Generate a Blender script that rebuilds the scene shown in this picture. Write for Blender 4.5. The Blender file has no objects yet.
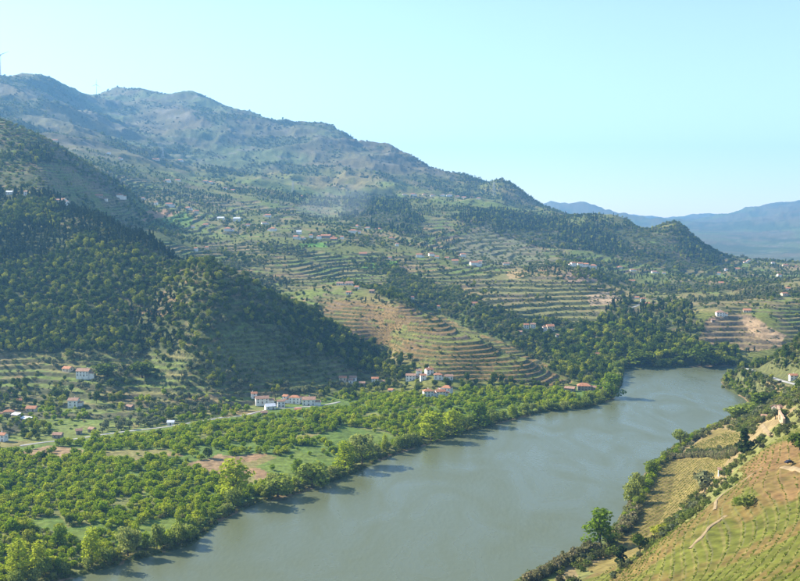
import bpy, math, random
import numpy as np

rng = np.random.default_rng(7)
random.seed(7)
scene = bpy.context.scene
C = scene.collection

# ------------------------------------------------------------------ camera, sky, sun, exposure
HC = 180.0                       # height of the viewpoint above the river, metres
FPX = 1000.0                     # focal length in photograph pixels (photograph 800 wide)
HOR = 225.0                      # row of the horizon
PITCH = math.atan((290.5 - HOR) / FPX)
cam_d = bpy.data.cameras.new("camera")
cam_d.sensor_width = 36.0
cam_d.lens = 36.0 * FPX / 800.0
cam_d.clip_start = 1.0
cam_d.clip_end = 80000.0
cam = bpy.data.objects.new("camera", cam_d)
C.objects.link(cam)
cam.location = (0, 0, HC)
cam.rotation_euler = (math.pi / 2 - PITCH, 0, 0)
scene.camera = cam

SUN_EL, SUN_AZ = math.radians(33), math.radians(-68)     # azimuth from +Y, negative = to the left
world = bpy.data.worlds.new("World")
scene.world = world
world.use_nodes = True
wn = world.node_tree
bg = wn.nodes["Background"]
sky = wn.nodes.new("ShaderNodeTexSky")
sky.sky_type = 'NISHITA'
sky.sun_disc = False
sky.sun_elevation = SUN_EL
sky.sun_rotation = SUN_AZ
sky.altitude = 200
sky.air_density = 1.0
sky.dust_density = 0.3
sky.ozone_density = 0.4
wn.links.new(sky.outputs[0], bg.inputs[0])
bg.inputs[1].default_value = 0.1
sun_d = bpy.data.lights.new("sun", 'SUN')
sun_d.energy = 5.0
sun_d.angle = math.radians(0.5)
sun_d.color = (1.0, 0.91, 0.76)
sun = bpy.data.objects.new("sun", sun_d)
C.objects.link(sun)
sun.location = (-3000, 1000, 3000)
sx, sy, sz = math.sin(SUN_AZ) * math.cos(SUN_EL), math.cos(SUN_AZ) * math.cos(SUN_EL), math.sin(SUN_EL)
from mathutils import Vector
sun.rotation_euler = Vector((sx, sy, sz)).to_track_quat('Z', 'Y').to_euler()
vs = scene.view_settings
vs.view_transform = 'Standard'
vs.look = 'None'
vs.exposure = 1.4
vs.gamma = 1.0
vs.use_curve_mapping = False
scene.cycles.use_denoising = True
scene.cycles.max_bounces = 6
scene.cycles.diffuse_bounces = 2
scene.cycles.glossy_bounces = 2
scene.cycles.transmission_bounces = 3
scene.cycles.transparent_max_bounces = 4
scene.cycles.volume_bounces = 0

# ------------------------------------------------------------------ helpers
SP, CP = math.sin(PITCH), math.cos(PITCH)

def ray(px, py):
    """slope (X/Y, (Z-HC)/Y) of the sight line through a photograph pixel"""
    a = (np.asarray(px, float) - 400.0) / FPX
    b = (290.5 - np.asarray(py, float)) / FPX
    yy = CP + b * SP
    return a / yy, (b * CP - SP) / yy

def unray(u, t):
    c = CP - t * SP
    b = (t * CP + SP) / c
    return 400.0 + FPX * u / c, 290.5 - FPX * b

def sstep(a, b, x):
    x = np.clip((x - a) / (b - a), 0, 1)
    return x * x * (3 - 2 * x)

def lattice(ix, iy, seed):
    h = (ix.astype(np.int64) * 374761393 + iy.astype(np.int64) * 668265263 + seed * 974634527) & 0x7fffffff
    h = ((h ^ (h >> 13)) * 1274126177) & 0x7fffffff
    h = (h ^ (h >> 16)) & 0xffff
    return h.astype(np.float32) / 65535.0

def vnoise(x, y, seed=0):
    fx, fy = np.floor(x), np.floor(y)
    ix, iy = fx.astype(np.int32), fy.astype(np.int32)
    x, y = (x - fx).astype(np.float32), (y - fy).astype(np.float32)
    x = x * x * x * (x * (x * 6 - 15) + 10)
    y = y * y * y * (y * (y * 6 - 15) + 10)
    a, b = lattice(ix, iy, seed), lattice(ix + 1, iy, seed)
    c, d = lattice(ix, iy + 1, seed), lattice(ix + 1, iy + 1, seed)
    return (a + (b - a) * x) * (1 - y) + (c + (d - c) * x) * y

def fbm(x, y, wl, octs=4, seed=0, gain=.5):
    s = 0; a = 1; n = 0
    for k in range(octs):
        ca, sa = math.cos(.6 * k + .3), math.sin(.6 * k + .3)
        s = s + a * (vnoise((x * ca - y * sa) / wl + 17.3 * k, (x * sa + y * ca) / wl - 9.1 * k, seed + k) * 2 - 1)
        n += a; a *= gain; wl *= .5
    return s / n

def ridged(x, y, wl, octs=4, seed=0):
    s = 0; a = 1; n = 0
    for k in range(octs):
        ca, sa = math.cos(.7 * k + .9), math.sin(.7 * k + .9)
        v = 1 - np.abs(vnoise((x * ca - y * sa) / wl + 5.3 * k, (x * sa + y * ca) / wl + 3.7 * k, seed + k) * 2 - 1)
        s = s + a * v * v
        n += a; a *= .5; wl *= .5
    return s / n

def in_poly(px, py, poly):
    inside = np.zeros(px.shape, bool)
    n = len(poly)
    for i in range(n):
        x1, y1 = poly[i]; x2, y2 = poly[(i + 1) % n]
        if y1 == y2:
            continue
        inside ^= ((y1 > py) != (y2 > py)) & (px < (x2 - x1) * (py - y1) / (y2 - y1) + x1)
    return inside

def seg_dist(X, Y, pts):
    d = np.full(X.shape, 1e9, np.float32)
    for (x1, y1), (x2, y2) in zip(pts[:-1], pts[1:]):
        dx, dy = x2 - x1, y2 - y1
        s = np.clip(((X - x1) * dx + (Y - y1) * dy) / (dx * dx + dy * dy + 1e-9), 0, 1)
        d = np.minimum(d, np.hypot(X - x1 - s * dx, Y - y1 - s * dy))
    return d

def tag(o, label=None, cat=None, group=None, kind=None):
    if label: o["label"] = label
    if cat: o["category"] = cat
    if group: o["group"] = group
    if kind: o["kind"] = kind
    return o

def mesh_obj(name, verts, faces, mats=(), parent=None, smooth=False, link=True, midx=None):
    me = bpy.data.meshes.new(name)
    me.from_pydata([tuple(map(float, v)) for v in verts], [], [tuple(map(int, f)) for f in faces])
    for m in (mats if isinstance(mats, (list, tuple)) else [mats]):
        me.materials.append(m)
    if midx is not None:
        me.polygons.foreach_set("material_index", midx)
    if smooth:
        me.polygons.foreach_set("use_smooth", [True] * len(me.polygons))
    me.update()
    o = bpy.data.objects.new(name, me)
    if link: C.objects.link(o)
    if parent: o.parent = parent
    return o

def empty(name, loc, rz=0):
    o = bpy.data.objects.new(name, None)
    C.objects.link(o)
    o.empty_display_size = 1
    o.location = loc
    o.rotation_euler = (0, 0, rz)
    return o

# ------------------------------------------------------------------ materials
def new_mat(name):
    m = bpy.data.materials.new(name)
    m.use_nodes = True
    return m, m.node_tree.nodes, m.node_tree.links

def noise_ramp(n, l, scale, c1, c2, lo=.35, hi=.65, detail=4, coord='Object'):
    tc = n.new("ShaderNodeTexCoord")
    nz = n.new("ShaderNodeTexNoise"); nz.inputs["Scale"].default_value = scale; nz.inputs["Detail"].default_value = detail
    l.new(tc.outputs[coord], nz.inputs["Vector"])
    r = n.new("ShaderNodeValToRGB")
    r.color_ramp.elements[0].position = lo; r.color_ramp.elements[0].color = (*c1, 1)
    r.color_ramp.elements[1].position = hi; r.color_ramp.elements[1].color = (*c2, 1)
    l.new(nz.outputs[0], r.inputs[0])
    return r, nz

def plain(name, c1, c2, scale=1.0, rough=.85, bump=0.0):
    m, n, l = new_mat(name)
    b = n["Principled BSDF"]
    b.inputs["Roughness"].default_value = rough
    b.inputs["Specular IOR Level"].default_value = .2
    r, nz = noise_ramp(n, l, scale, c1, c2)
    l.new(r.outputs[0], b.inputs["Base Color"])
    if bump:
        bp = n.new("ShaderNodeBump"); bp.inputs["Strength"].default_value = bump; bp.inputs["Distance"].default_value = .05
        l.new(nz.outputs[0], bp.inputs["Height"]); l.new(bp.outputs[0], b.inputs["Normal"])
    return m

def foliage(name, c1, c2, c3, trans=.35, midp=.55):
    """leaf colour differs from tree to tree (Object Info random) and from leaf clump to leaf clump"""
    m, n, l = new_mat(name)
    n.remove(n["Principled BSDF"])
    oi = n.new("ShaderNodeObjectInfo")
    r = n.new("ShaderNodeValToRGB")
    r.color_ramp.elements[0].color = (*c1, 1)
    r.color_ramp.elements[1].color = (*c3, 1)
    e = r.color_ramp.elements.new(midp); e.color = (*c2, 1)
    l.new(oi.outputs["Random"], r.inputs[0])
    g = n.new("ShaderNodeNewGeometry")
    hsv = n.new("ShaderNodeHueSaturation")
    mp = n.new("ShaderNodeMapRange"); mp.inputs[3].default_value = .65; mp.inputs[4].default_value = 1.35
    l.new(g.outputs["Random Per Island"], mp.inputs[0])
    l.new(mp.outputs[0], hsv.inputs["Value"]); l.new(r.outputs[0], hsv.inputs["Color"])
    d = n.new("ShaderNodeBsdfDiffuse"); t = n.new("ShaderNodeBsdfTranslucent"); mx = n.new("ShaderNodeMixShader")
    mx.inputs[0].default_value = trans
    l.new(hsv.outputs[0], d.inputs[0]); l.new(hsv.outputs[0], t.inputs[0])
    l.new(d.outputs[0], mx.inputs[1]); l.new(t.outputs[0], mx.inputs[2])
    l.new(mx.outputs[0], n["Material Output"].inputs[0])
    return m

M = {}
M['bark'] = plain("bark", (.05, .04, .03), (.12, .09, .06), 3)
M['orchard'] = foliage("orchard leaves", (.18, .27, .008), (.27, .35, .01), (.38, .41, .03), .48)
M['forest'] = foliage("oak and chestnut leaves", (.055, .09, .012), (.11, .15, .016), (.36, .37, .035), .28, .65)
M['pine'] = foliage("pine needles", (.025, .045, .014), (.04, .062, .016), (.075, .095, .02), .12)
M['olive'] = foliage("olive leaves", (.13, .155, .07), (.17, .19, .09), (.22, .225, .105), .3)
M['willow'] = foliage("willow leaves", (.21, .27, .035), (.26, .31, .055), (.31, .34, .085), .45)
M['poplar'] = foliage("young poplar leaves", (.31, .38, .02), (.35, .41, .025), (.39, .44, .035), .5)
M['alder'] = foliage("fresh green leaves", (.15, .23, .018), (.18, .26, .022), (.22, .28, .03), .45)
M['scrub'] = foliage("scrub leaves", (.1, .14, .025), (.15, .18, .036), (.24, .22, .07), .35)
M['darkscrub'] = foliage("dark scrub leaves", (.085, .08, .035), (.1, .115, .038), (.14, .14, .046), .3)
M['reed'] = foliage("reed leaves", (.18, .19, .07), (.24, .22, .1), (.29, .25, .13), .35)
M['vine'] = foliage("vine leaves", (.17, .22, .03), (.22, .26, .04), (.28, .29, .06), .4)
M['wall_white'] = plain("white render", (.62, .6, .56), (.78, .77, .74), .5)
M['wall_cream'] = plain("cream render", (.55, .45, .33), (.65, .56, .43), .5)
M['wall_stone'] = plain("granite rubble", (.2, .17, .14), (.36, .31, .26), 1.2)
M['roof_red'] = plain("terracotta tiles", (.33, .14, .075), (.46, .22, .12), .5)
M['roof_old'] = plain("weathered tiles", (.27, .15, .1), (.4, .25, .17), .8)
M['roof_grey'] = plain("grey sheet roofing", (.5, .52, .56), (.66, .68, .7), .5, .5)
M['glass'] = plain("dark window glass", (.03, .035, .045), (.06, .07, .08), 1, .15)
M['wood'] = plain("painted wood", (.09, .05, .03), (.14, .08, .05), 2)
M['metal'] = plain("galvanised steel", (.35, .36, .38), (.45, .46, .48), 1, .5)
M['white_metal'] = plain("white coated steel", (.75, .75, .76), (.82, .82, .82), 1, .4)
M['road'] = plain("pale worn asphalt", (.3, .29, .27), (.42, .4, .37), .12)
M['track'] = plain("dry earth track", (.2, .145, .075), (.29, .22, .12), .3)
M['stone_wall'] = plain("dry stone walling", (.16, .12, .085), (.33, .25, .17), .7)
M['ochre_wall'] = plain("ochre stone walling", (.38, .25, .15), (.52, .37, .25), .6)
M['car'] = plain("dark car paint", (.02, .02, .03), (.03, .03, .04), 1, .25)
M['van'] = plain("white van paint", (.75, .75, .75), (.8, .8, .8), 1, .3)
M['rubber'] = plain("tyre rubber", (.02, .02, .02), (.03, .03, .03), 2)

# ------------------------------------------------------------------ terrain: control points
A = [  # photograph column, row, distance
 # left valley side
 (0,400,960),(0,385,1000),(0,360,1050),(0,330,1110),(0,290,1200),(0,250,1310),(0,215,1440),(0,195,1540),(0,160,1740),(0,120,1960),
 (50,385,1000),(50,350,1070),(50,300,1180),(50,250,1310),(50,205,1460),(50,175,1680),(60,149,1930),
 (100,420,890),(100,400,955),(100,380,1005),(100,358,1050),(100,330,1105),(100,290,1185),(100,250,1290),(100,218,1400),(100,212,1800),(105,173,2050),
 (150,400,965),(150,360,1045),(150,320,1110),(150,280,1210),(150,240,1330),(130,190,2080),
 (200,395,972),(200,370,1002),(200,330,1048),(200,290,1115),(205,263,1195),
 (250,395,985),(250,360,1035),(250,320,1095),(250,282,1165),
 (300,393,1005),(300,360,1065),(300,330,1135),(300,306,1200),
 (345,385,1055),(345,350,1140),(345,333,1188),
 (385,386,1070),(385,358,1155),(412,378,1085),
 # terraced spur
 (440,392,1020),(430,372,1075),(430,345,1150),(440,319,1235),(400,345,1180),(395,309,1260),(352,328,1240),(352,302,1335),(320,297,1410),(345,285,1520),(395,297,1440),
 (480,388,1045),(480,365,1100),(480,338,1170),(525,385,1060),(525,358,1130),(560,384,1085),(565,379,1110),
 # mid slopes
 (300,280,1580),(280,260,1720),(260,240,1950),(310,236,2080),(200,250,1750),(200,230,2050),(210,215,2350),(150,235,1700),(150,215,2000),(120,198,2300),(160,203,2350),
 (350,282,1680),(380,292,1560),(430,280,1720),(430,258,1900),(370,255,1900),(350,235,2150),(280,215,2500),(400,240,2150),
 (470,310,1480),(500,290,1640),(520,275,1800),(550,330,1430),(520,335,1370),(585,265,1920),(605,305,1590),(642,302,1630),
 (570,352,1330),(620,352,1310),(680,348,1320),(600,335,1390),(650,320,1470),(560,300,1600),
 (487,223,2700),(470,245,2350),(530,262,2150),(450,255,2050),(560,240,2550),(520,225,2850),
 (400,222,2550),(380,205,2900),(350,195,3200),(330,215,2750),(450,200,3200),(460,196,3500),(420,196,3450),
 (430,175,3950),(480,186,4050),(530,206,3500),(500,205,3200),(560,215,3200),
 (600,240,2650),(640,255,2450),(620,268,2250),(660,270,2280),(620,285,1950),(680,285,1980),(680,260,2500),(720,275,2350),(760,275,2450),
 (700,300,1640),(722,315,1425),(745,316,1435),(690,332,1370),(735,350,1325),(762,322,1400),(800,320,1420),(800,298,1560),(765,290,1660),(740,300,1600),(800,275,2300),
 # skyline of the nearer ridge on the right
 (560,207,3650),(600,216,3150),(625,221,3000),(645,232,2950),(658,232,2900),(673,229,2850),(700,244,2850),(730,256,2900),(760,260,2950),(800,262,3000),(860,262,3000),
 # mountain face
 (60,130,3500),(100,150,3100),(30,110,3900),(150,152,3600),(160,165,3200),(230,190,2950),(200,130,4600),(200,160,3700),(250,150,4300),(250,180,3300),
 (300,160,4100),(300,185,3300),(350,170,3900),(130,112,5100),(75,105,4450),(110,130,4000),(380,180,3600),(280,200,2850),(200,195,2700),(330,200,3000),
 # mountain skyline
 (-60,70,4800),(0,77,4800),(20,79,4800),(45,81,4800),(62,88,4800),(85,94,5200),(100,93,5600),(120,94,5800),(135,92,5800),(150,93,5800),(175,96,5700),(200,98,5600),(225,105,5500),(260,112,5300),
 (290,120,5100),(318,121,5000),(335,127,4950),(350,136,4850),(385,144,4700),(400,150,4600),(430,165,4400),(460,171,4300),(482,183,4200),(500,180,4050),(520,188,3950),(535,198,3800),
 # far mountains
 (555,203,11000),(600,206,11000),(640,216,11000),(690,219,11000),(740,211,11000),(765,207,11000),(800,206,11000),(880,200,11000),
 (700,240,6500),(760,243,6500),(800,238,6800),(860,232,6800),(720,228,8500),(780,222,8500),(640,225,8500),
 # near hillside on the right and the right bank
 (800,581,278),(740,581,318),(680,581,374),(620,581,440),(580,575,495),(800,520,370),(740,520,418),(700,540,408),(660,545,442),(800,470,450),(760,490,440),(720,505,450),(680,525,470),
 (800,430,520),(770,450,518),(750,470,508),(720,482,560),(690,505,580),(650,540,540),(760,425,640),(800,400,640),(740,440,670),(770,405,820),(800,385,925),
 (780,381,985),(800,362,1000),(800,340,1050),(770,362,1060),(740,372,1085),
]
B = [  # column, distance, height: flood plain, hidden hollows and everything outside the frame
 (-220,560,4),(-220,700,8),(-220,900,18),(-220,1050,55),(-220,1250,140),(-220,1500,235),(-220,1900,360),(-220,2600,470),(-220,3600,640),(-220,4800,1000),(-220,6500,800),(-220,9000,700),
 (-100,560,3),(-100,700,7),(-100,850,10),(-100,1000,30),(-100,1200,110),(-100,1500,230),(-100,1950,390),(-100,2300,400),(-100,3300,560),(-100,5800,800),
 (0,620,3),(0,750,6),(0,870,9),(0,2200,365),(0,2700,400),(100,620,3),(100,750,6),(60,2200,340),(60,2700,370),(110,2350,290),(0,6300,750),(100,6800,850),(200,6800,700),
 (100,1550,160),(150,1460,128),(205,1330,95),(250,1280,75),(300,1265,62),(345,1218,46),(385,1185,18),
 (200,720,5),(200,850,8),(300,750,5),(300,880,9),(400,850,6),(400,960,9),(470,960,6),(520,1010,4),(590,1030,3),(600,1100,3),(600,1200,3),
 (440,1330,40),(480,1250,24),(525,1210,7),(480,1330,20),(440,1400,30),(525,1300,12),
 (260,6500,500),(320,6500,400),(400,6000,300),(480,5500,200),(540,5000,130),(600,4200,90),(650,3500,80),(700,3500,55),(760,3600,40),(850,3600,40),(600,6500,60),
 (673,3150,110),(625,3300,130),(-220,14000,500),(0,14000,500),(200,14000,400),(400,14000,350),(600,14000,300),(800,14000,300),(1000,14000,350),(400,9000,200),(200,9000,400),
 (800,1165,6),(800,1290,4),(900,1290,3),(900,1130,15),(900,980,80),(900,800,90),(900,640,110),(900,500,112),(900,400,98),(900,300,92),(1000,250,110),(1000,500,150),(1000,800,140),(1000,1000,110),(1000,1160,30),(1000,1300,8),(1000,1500,70),(1000,2000,90),(1000,2500,90),(1000,3000,110),(1000,6800,300),(1000,11000,450),
 (400,60,148),(400,150,112),(400,250,70),(400,350,30),(400,410,6),(600,60,148),(600,150,112),(600,250,74),(600,350,42),(800,60,150),(800,150,116),(800,215,95),(1000,60,155),(1000,150,130),
 (200,60,145),(200,150,100),(200,250,45),(200,330,8),(0,60,140),(0,150,90),(0,240,20),(-220,60,130),(-220,150,60),(-220,220,8),
]
cu, cv, ct = [], [], []
for px, py, D in A:
    u, t = ray(px, py); cu.append(float(u)); cv.append(math.log(D)); ct.append(float(t))
for px, D, z in B:
    u, _ = ray(px, 290); cu.append(float(u)); cv.append(math.log(D)); ct.append((z - HC) / D)
cu, cv, ct = map(np.array, (cu, cv, ct))
VS = .42                         # weight of log distance against angle

def tps(r2):
    return np.where(r2 > 1e-12, .5 * r2 * np.log(np.maximum(r2, 1e-12)), 0)
n = len(cu)
K = tps((cu[:, None] - cu) ** 2 + VS ** 2 * (cv[:, None] - cv) ** 2)
P = np.stack([np.ones(n), cu, cv], 1)
Lm = np.block([[K + np.eye(n) * 2e-5, P], [P.T, np.zeros((3, 3))]])
W = np.linalg.solve(Lm, np.concatenate([ct, np.zeros(3)]))

# grid: columns by bearing, rows by distance, finer where there are terraces
us = np.concatenate([np.linspace(-.64, -.43, 50)[:-1], np.linspace(-.43, .43, 860), np.linspace(.43, .64, 50)[1:]])
def rows(a, b, rel):
    k = max(2, int(round(math.log(b / a) / rel)))
    return np.linspace(math.log(a), math.log(b), k)[:-1]
vsr = np.concatenate([rows(60, 220, .02), rows(220, 620, .0036), rows(620, 960, .005), rows(960, 1480, .0018), rows(1480, 2300, .0024), rows(2300, 3200, .004), rows(3200, 6200, .0055), rows(6200, 14000, .02), [math.log(14000)]])
NU, NV = len(us), len(vsr)
gu = np.linspace(us[0], us[-1], 260); gv = np.linspace(vsr[0], vsr[-1], 420)
G = np.empty((len(gv), len(gu)))
for i, v in enumerate(gv):
    r2 = (gu[:, None] - cu) ** 2 + VS ** 2 * (v - cv) ** 2
    G[i] = tps(r2) @ W[:n] + W[n] + W[n + 1] * gu + W[n + 2] * v
# bicubic-ish upsampling: linear along u and v on a fine enough base, then smoothed by the noise
fi = np.interp(us, gu, np.arange(len(gu))); fj = np.interp(vsr, gv, np.arange(len(gv)))
i0 = np.clip(fi.astype(int), 1, len(gu) - 3); fx = fi - i0
j0 = np.clip(fj.astype(int), 1, len(gv) - 3); fy = fj - j0
def cub(p0, p1, p2, p3, f):
    return p1 + .5 * f * (p2 - p0 + f * (2 * p0 - 5 * p1 + 4 * p2 - p3 + f * (3 * (p1 - p2) + p3 - p0)))
Gr = cub(G[j0 - 1], G[j0], G[j0 + 1], G[j0 + 2], fy[:, None])
T = cub(Gr[:, i0 - 1], Gr[:, i0], Gr[:, i0 + 1], Gr[:, i0 + 2], fx[None, :])
Yg = np.exp(vsr)[:, None] * np.ones(NU)[None, :]
Xg = us[None, :] * Yg
Z = (HC + T * Yg).astype(np.float32)
X = Xg.astype(np.float32); Y = Yg.astype(np.float32)

# ------------------------------------------------------------------ river course
def flat(px, py):
    u, t = ray(px, py); D = -HC / t
    return (float(u * D), float(D))
left_bank = [(-900, 250), (-600, 330), (-380, 420)] + [flat(*p) for p in ((-20,600),(70,579),(130,562),(190,546),(222,520),(250,506),(300,493),(345,478),(390,456),(440,441),(490,426),(540,413),(590,408),(612,400),(621,386),(624,369.5))]
far_bank = [(405, 1268), (560, 1285), (900, 1330), (1500, 1420)]
right_bank = [flat(*p) for p in ((515,581),(560,561),(600,543),(618,522),(635,492),(650,466),(680,443),(700,433),(730,421),(752,406),(744,398),(726,389),(721,381),(727,373))] + [(520, 1195), (700, 1215), (900, 1245), (1500, 1330)]
right_near = [(-900, 120), (-500, 190), (-250, 285), (-80, 380), (20, 460)]
river_poly = left_bank + far_bank + right_bank[::-1] + right_near[::-1]
dist_bank = np.minimum(seg_dist(X, Y, left_bank + far_bank), seg_dist(X, Y, right_near + right_bank))
in_river = in_poly(X, Y, river_poly)
sd = np.where(in_river, -dist_bank, dist_bank)

# ------------------------------------------------------------------ relief
hi = sstep(15, 60, Z) * sstep(20, 90, sd)
far = sstep(2300, 3600, Y)
vfar = sstep(6000, 9000, Y)
rg = ridged(X + 60 * fbm(X, Y, 300, 2, 40), Y, 900, 5, 3) - .5
Z += far * (1 - .3 * vfar) * (rg * 70 + (ridged(X, Y, 300, 4, 11) - .5) * 42 + (ridged(X, Y, 95, 3, 15) - .5) * 12) * sstep(60, 330, Z)
Z += vfar * (ridged(X, Y * .7, 2400, 4, 21) - .5) * 170 * sstep(40, 250, Z)
Z += hi * (1 - far) * (fbm(X, Y, 260, 4, 5) * 7 + fbm(X, Y, 70, 3, 8) * 1.8) * (.35 + .65 * sstep(1350, 1700, Y))
Z += (1 - hi) * fbm(X, Y, 90, 3, 9) * .8
for px_, D_, amp_, sg_ in ((673,2850,26,42),(650,2930,-12,40),(625,3000,10,50),(508,4000,16,55),(318,5000,16,60),(204,5600,6,60),(60,4750,8,80),(378,4700,8,45),(487,2700,14,70)):
    xb = float(ray(px_, 290)[0]) * D_
    Z += amp_ * np.exp(-((X - xb) ** 2 + ((Y - D_) * .6) ** 2) / (2 * sg_ * sg_))
# bank: the ground never falls below the flood plain edge, the bed lies under water
edge = 1.0 + .06 * np.clip(sd, 0, 60)
Z = np.where(sd > 0, np.maximum(Z, edge), Z)
Z = np.where(sd > 0, 0.9 * sstep(0, 4, sd) + (Z - 1) * sstep(2, 22, sd) + .1, -5 * sstep(0, 12, -sd) + .1 * (sd > -1))

# ------------------------------------------------------------------ land cover (zones outlined where they lie on the slopes)
PXg, PYg = unray(X / Y, (Z - HC) / Y)
n1 = fbm(X, Y, 60, 3, 61); n2 = fbm(X, Y, 60, 3, 71)
jx = PXg + n1 * 9000 / Y; jy = PYg + n2 * 4000 / Y
def zone(poly, d0=0, d1=1e9):
    return in_poly(jx, jy, poly) & (Y > d0) & (Y < d1)
front = Y < 1420
z_forest = zone([(-120,186),(60,196),(100,212),(135,230),(180,248),(250,280),(330,324),(405,364),(420,382),(350,372),(325,345),(285,328),(240,322),(215,342),(185,352),(130,357),(60,353),(-120,360)], 950, 1560)
z_shade_terr = zone([(185,352),(215,340),(250,322),(330,345),(400,385),(330,391),(250,393),(200,385)], 950, 1200)
z_fields = zone([(-120,358),(130,356),(200,350),(215,372),(330,391),(250,412),(60,444),(-120,452)], 800, 1150)
z_spur = zone([(310,296),(400,306),(442,316),(487,336),(535,357),(575,382),(500,389),(440,378),(425,366),(400,352),(340,330)], 1060, 1520)
z_orch = zone([(-120,450),(60,444),(190,424),(240,412),(330,397),(440,392),(580,388),(622,372),(625,410),(500,420),(440,440),(390,455),(330,478),(250,505),(200,540),(130,560),(80,585),(-120,590)], 450, 1130) & (sd > 3)
clear_soil = zone([(172,463),(215,452),(262,455),(300,462),(283,480),(250,486),(205,474)]) | zone([(100,450),(170,447),(180,453),(110,458)]) | zone([(10,452),(50,446),(90,452),(60,460)]) | zone([(290,436),(330,430),(340,436),(300,441)])
clear_green = zone([(258,468),(300,452),(350,458),(318,482),(290,486)]) | zone([(318,436),(345,421),(394,440),(380,453),(340,448)]) | zone([(488,414),(520,404),(548,409),(505,424)]) | zone([(112,531),(172,518),(198,528),(128,550)]) | zone([(52,528),(95,524),(100,545),(60,540)]) | zone([(20,520),(50,515),(60,528),(30,532)])
z_orch_trees = z_orch & ~clear_soil & ~clear_green
z_right_terr = zone([(455,278),(515,268),(620,285),(690,298),(600,322),(520,320),(470,300)], 1450, 2000)
z_far_terr = zone([(692,350),(705,318),(715,312),(748,313),(775,328),(790,345),(760,352)], 1250, 1500)
z_valley_trees = zone([(530,338),(620,318),(690,340),(735,350),(740,365),(620,370),(575,378)], 1150, 1480)
z_near = zone([(540,600),(640,548),(700,520),(735,478),(765,440),(790,425),(860,420),(860,620),(520,620)], 180, 560)
z_field_r = zone([(652,468),(668,458),(728,455),(722,470),(700,492),(665,520),(632,552),(600,575),(585,570),(622,532)], 400, 760) & (sd > 9)
z_field_r2 = zone([(690,446),(715,430),(740,432),(748,444),(735,452),(690,455)], 600, 900) & (sd > 6)
z_right = (X > .28 * Y - 60) & (Y < 1180) & (sd > 0) & (X > 40)
z_right_scrub = zone([(725,385),(760,355),(800,322),(880,320),(880,385),(800,392),(770,385),(760,410),(740,400)], 750, 1200)
fp = {}
farr = (X > .22 * Y) & (Y > 3050)
mid = (Y >= 1200) & ~farr & (Y < 3000) & ~z_forest & ~z_spur
z_wood = (zone([(345,192),(388,188),(425,222),(395,240),(340,218)], 2300, 3600) | zone([(450,218),(500,208),(565,222),(605,240),(600,252),(540,247),(500,236)], 1900, 3600)
          | zone([(590,218),(650,232),(690,240),(725,262),(680,272),(640,262),(600,255),(560,235)], 1900, 3200)
          | zone([(0,114),(30,130),(62,146),(110,170),(138,190),(120,200),(90,182),(62,166),(38,162),(34,188),(-60,186),(-60,100)], 1500, 2300)
          | zone([(620,300),(690,305),(700,330),(660,345),(600,345),(590,330)], 1300, 1700))
patch = fbm(X, Y, 190, 4, 101)
patch2 = fbm(X, Y, 75, 3, 111)
heath = np.clip(sstep(300, 430, Z + 60 * patch) * sstep(2300, 3000, Y) + vfar + sstep(3050, 3500, Y) * (X > .2 * Y), 0, 1)

z_bush = zone([(395,268),(470,298),(520,318),(610,322),(560,345),(585,378),(530,357),(484,334),(440,314),(380,297)], 1200, 1900)
z_green_terr = zone([(36,150),(62,150),(105,178),(132,196),(90,197),(36,192)], 1450, 2150)
knoll = zone([(450,250),(470,232),(487,220),(505,228),(530,245),(560,262),(520,266),(470,262)], 1900, 2900)
# terraces: benches cut along the contours
tstr = np.zeros_like(Z); th = np.full_like(Z, 4.2)
tstr[mid] = sstep(-.35, -.02, patch2[mid] + .02 + .4 * patch[mid]) * (1 - heath[mid]) * sstep(12, 26, Z[mid])
for msk, h, s in ((z_bush, 5, .15), (z_green_terr, 5.0, 1), (z_spur, 3.5, 1), (z_shade_terr, 4.0, .8), (z_right_terr, 5.2, 1), (z_far_terr, 6.0, 1), (z_near, 2.5, .5), (z_fields, 5.0, .85)):
    th[msk] = h; tstr[msk] = s
fg = z_forest & (fbm(X, Y, 85, 3, 313) > .16); tstr[fg] = .8; th[fg] = 3.8
tstr *= 1 - sstep(2700, 3000, Y)
th *= 1 + .5 * sstep(1700, 2800, Y)
def blur(a, k=2):
    for _ in range(k):
        a = (a + np.roll(a, 1, 1) + np.roll(a, -1, 1)) / 3
        a = (a + np.roll(a, 1, 0) + np.roll(a, -1, 0)) / 3
    return a
tstr = blur(tstr, 2) * sstep(20, 60, sd)
wob = fbm(X, Y, 170, 3, 131) * 6.5 * sstep(560, 900, Y)
wob2 = fbm(X, Y, 45, 2, 133) * (.25 + .25 * sstep(560, 900, Y))
q = (Z + wob + wob2) / th
fl = np.floor(q); fr = q - fl
riser = sstep(.64, .9, fr)
zt = (fl + .22 * np.clip(fr / .64, 0, 1) + .78 * riser) * th - wob - wob2

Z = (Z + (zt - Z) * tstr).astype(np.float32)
bank_line = [(float(ray(p, 290)[0]) * d_, d_) for p, d_ in ((750, 1095), (755, 1075), (770, 1026), (785, 975), (800, 932), (830, 880))]
cut = 1 - sstep(5, 17, seg_dist(X, Y, bank_line))
Z = (Z + (np.interp(Y, [880, 932, 975, 1026, 1075], [33, 30, 27, 24, 22]) - Z) * cut).astype(np.float32)
bench = tstr * (fr < .62)
onrise = tstr * ((fr > .62) & (fr < .97))

# visibility along each bearing, so that nothing is planted where no one looks
tt = (Z - HC) / Y
run = np.maximum.accumulate(tt, 0)
ttw = (np.maximum(Z, 0) - HC) / Y
vis = tt + 16.0 / Y >= run

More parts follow.
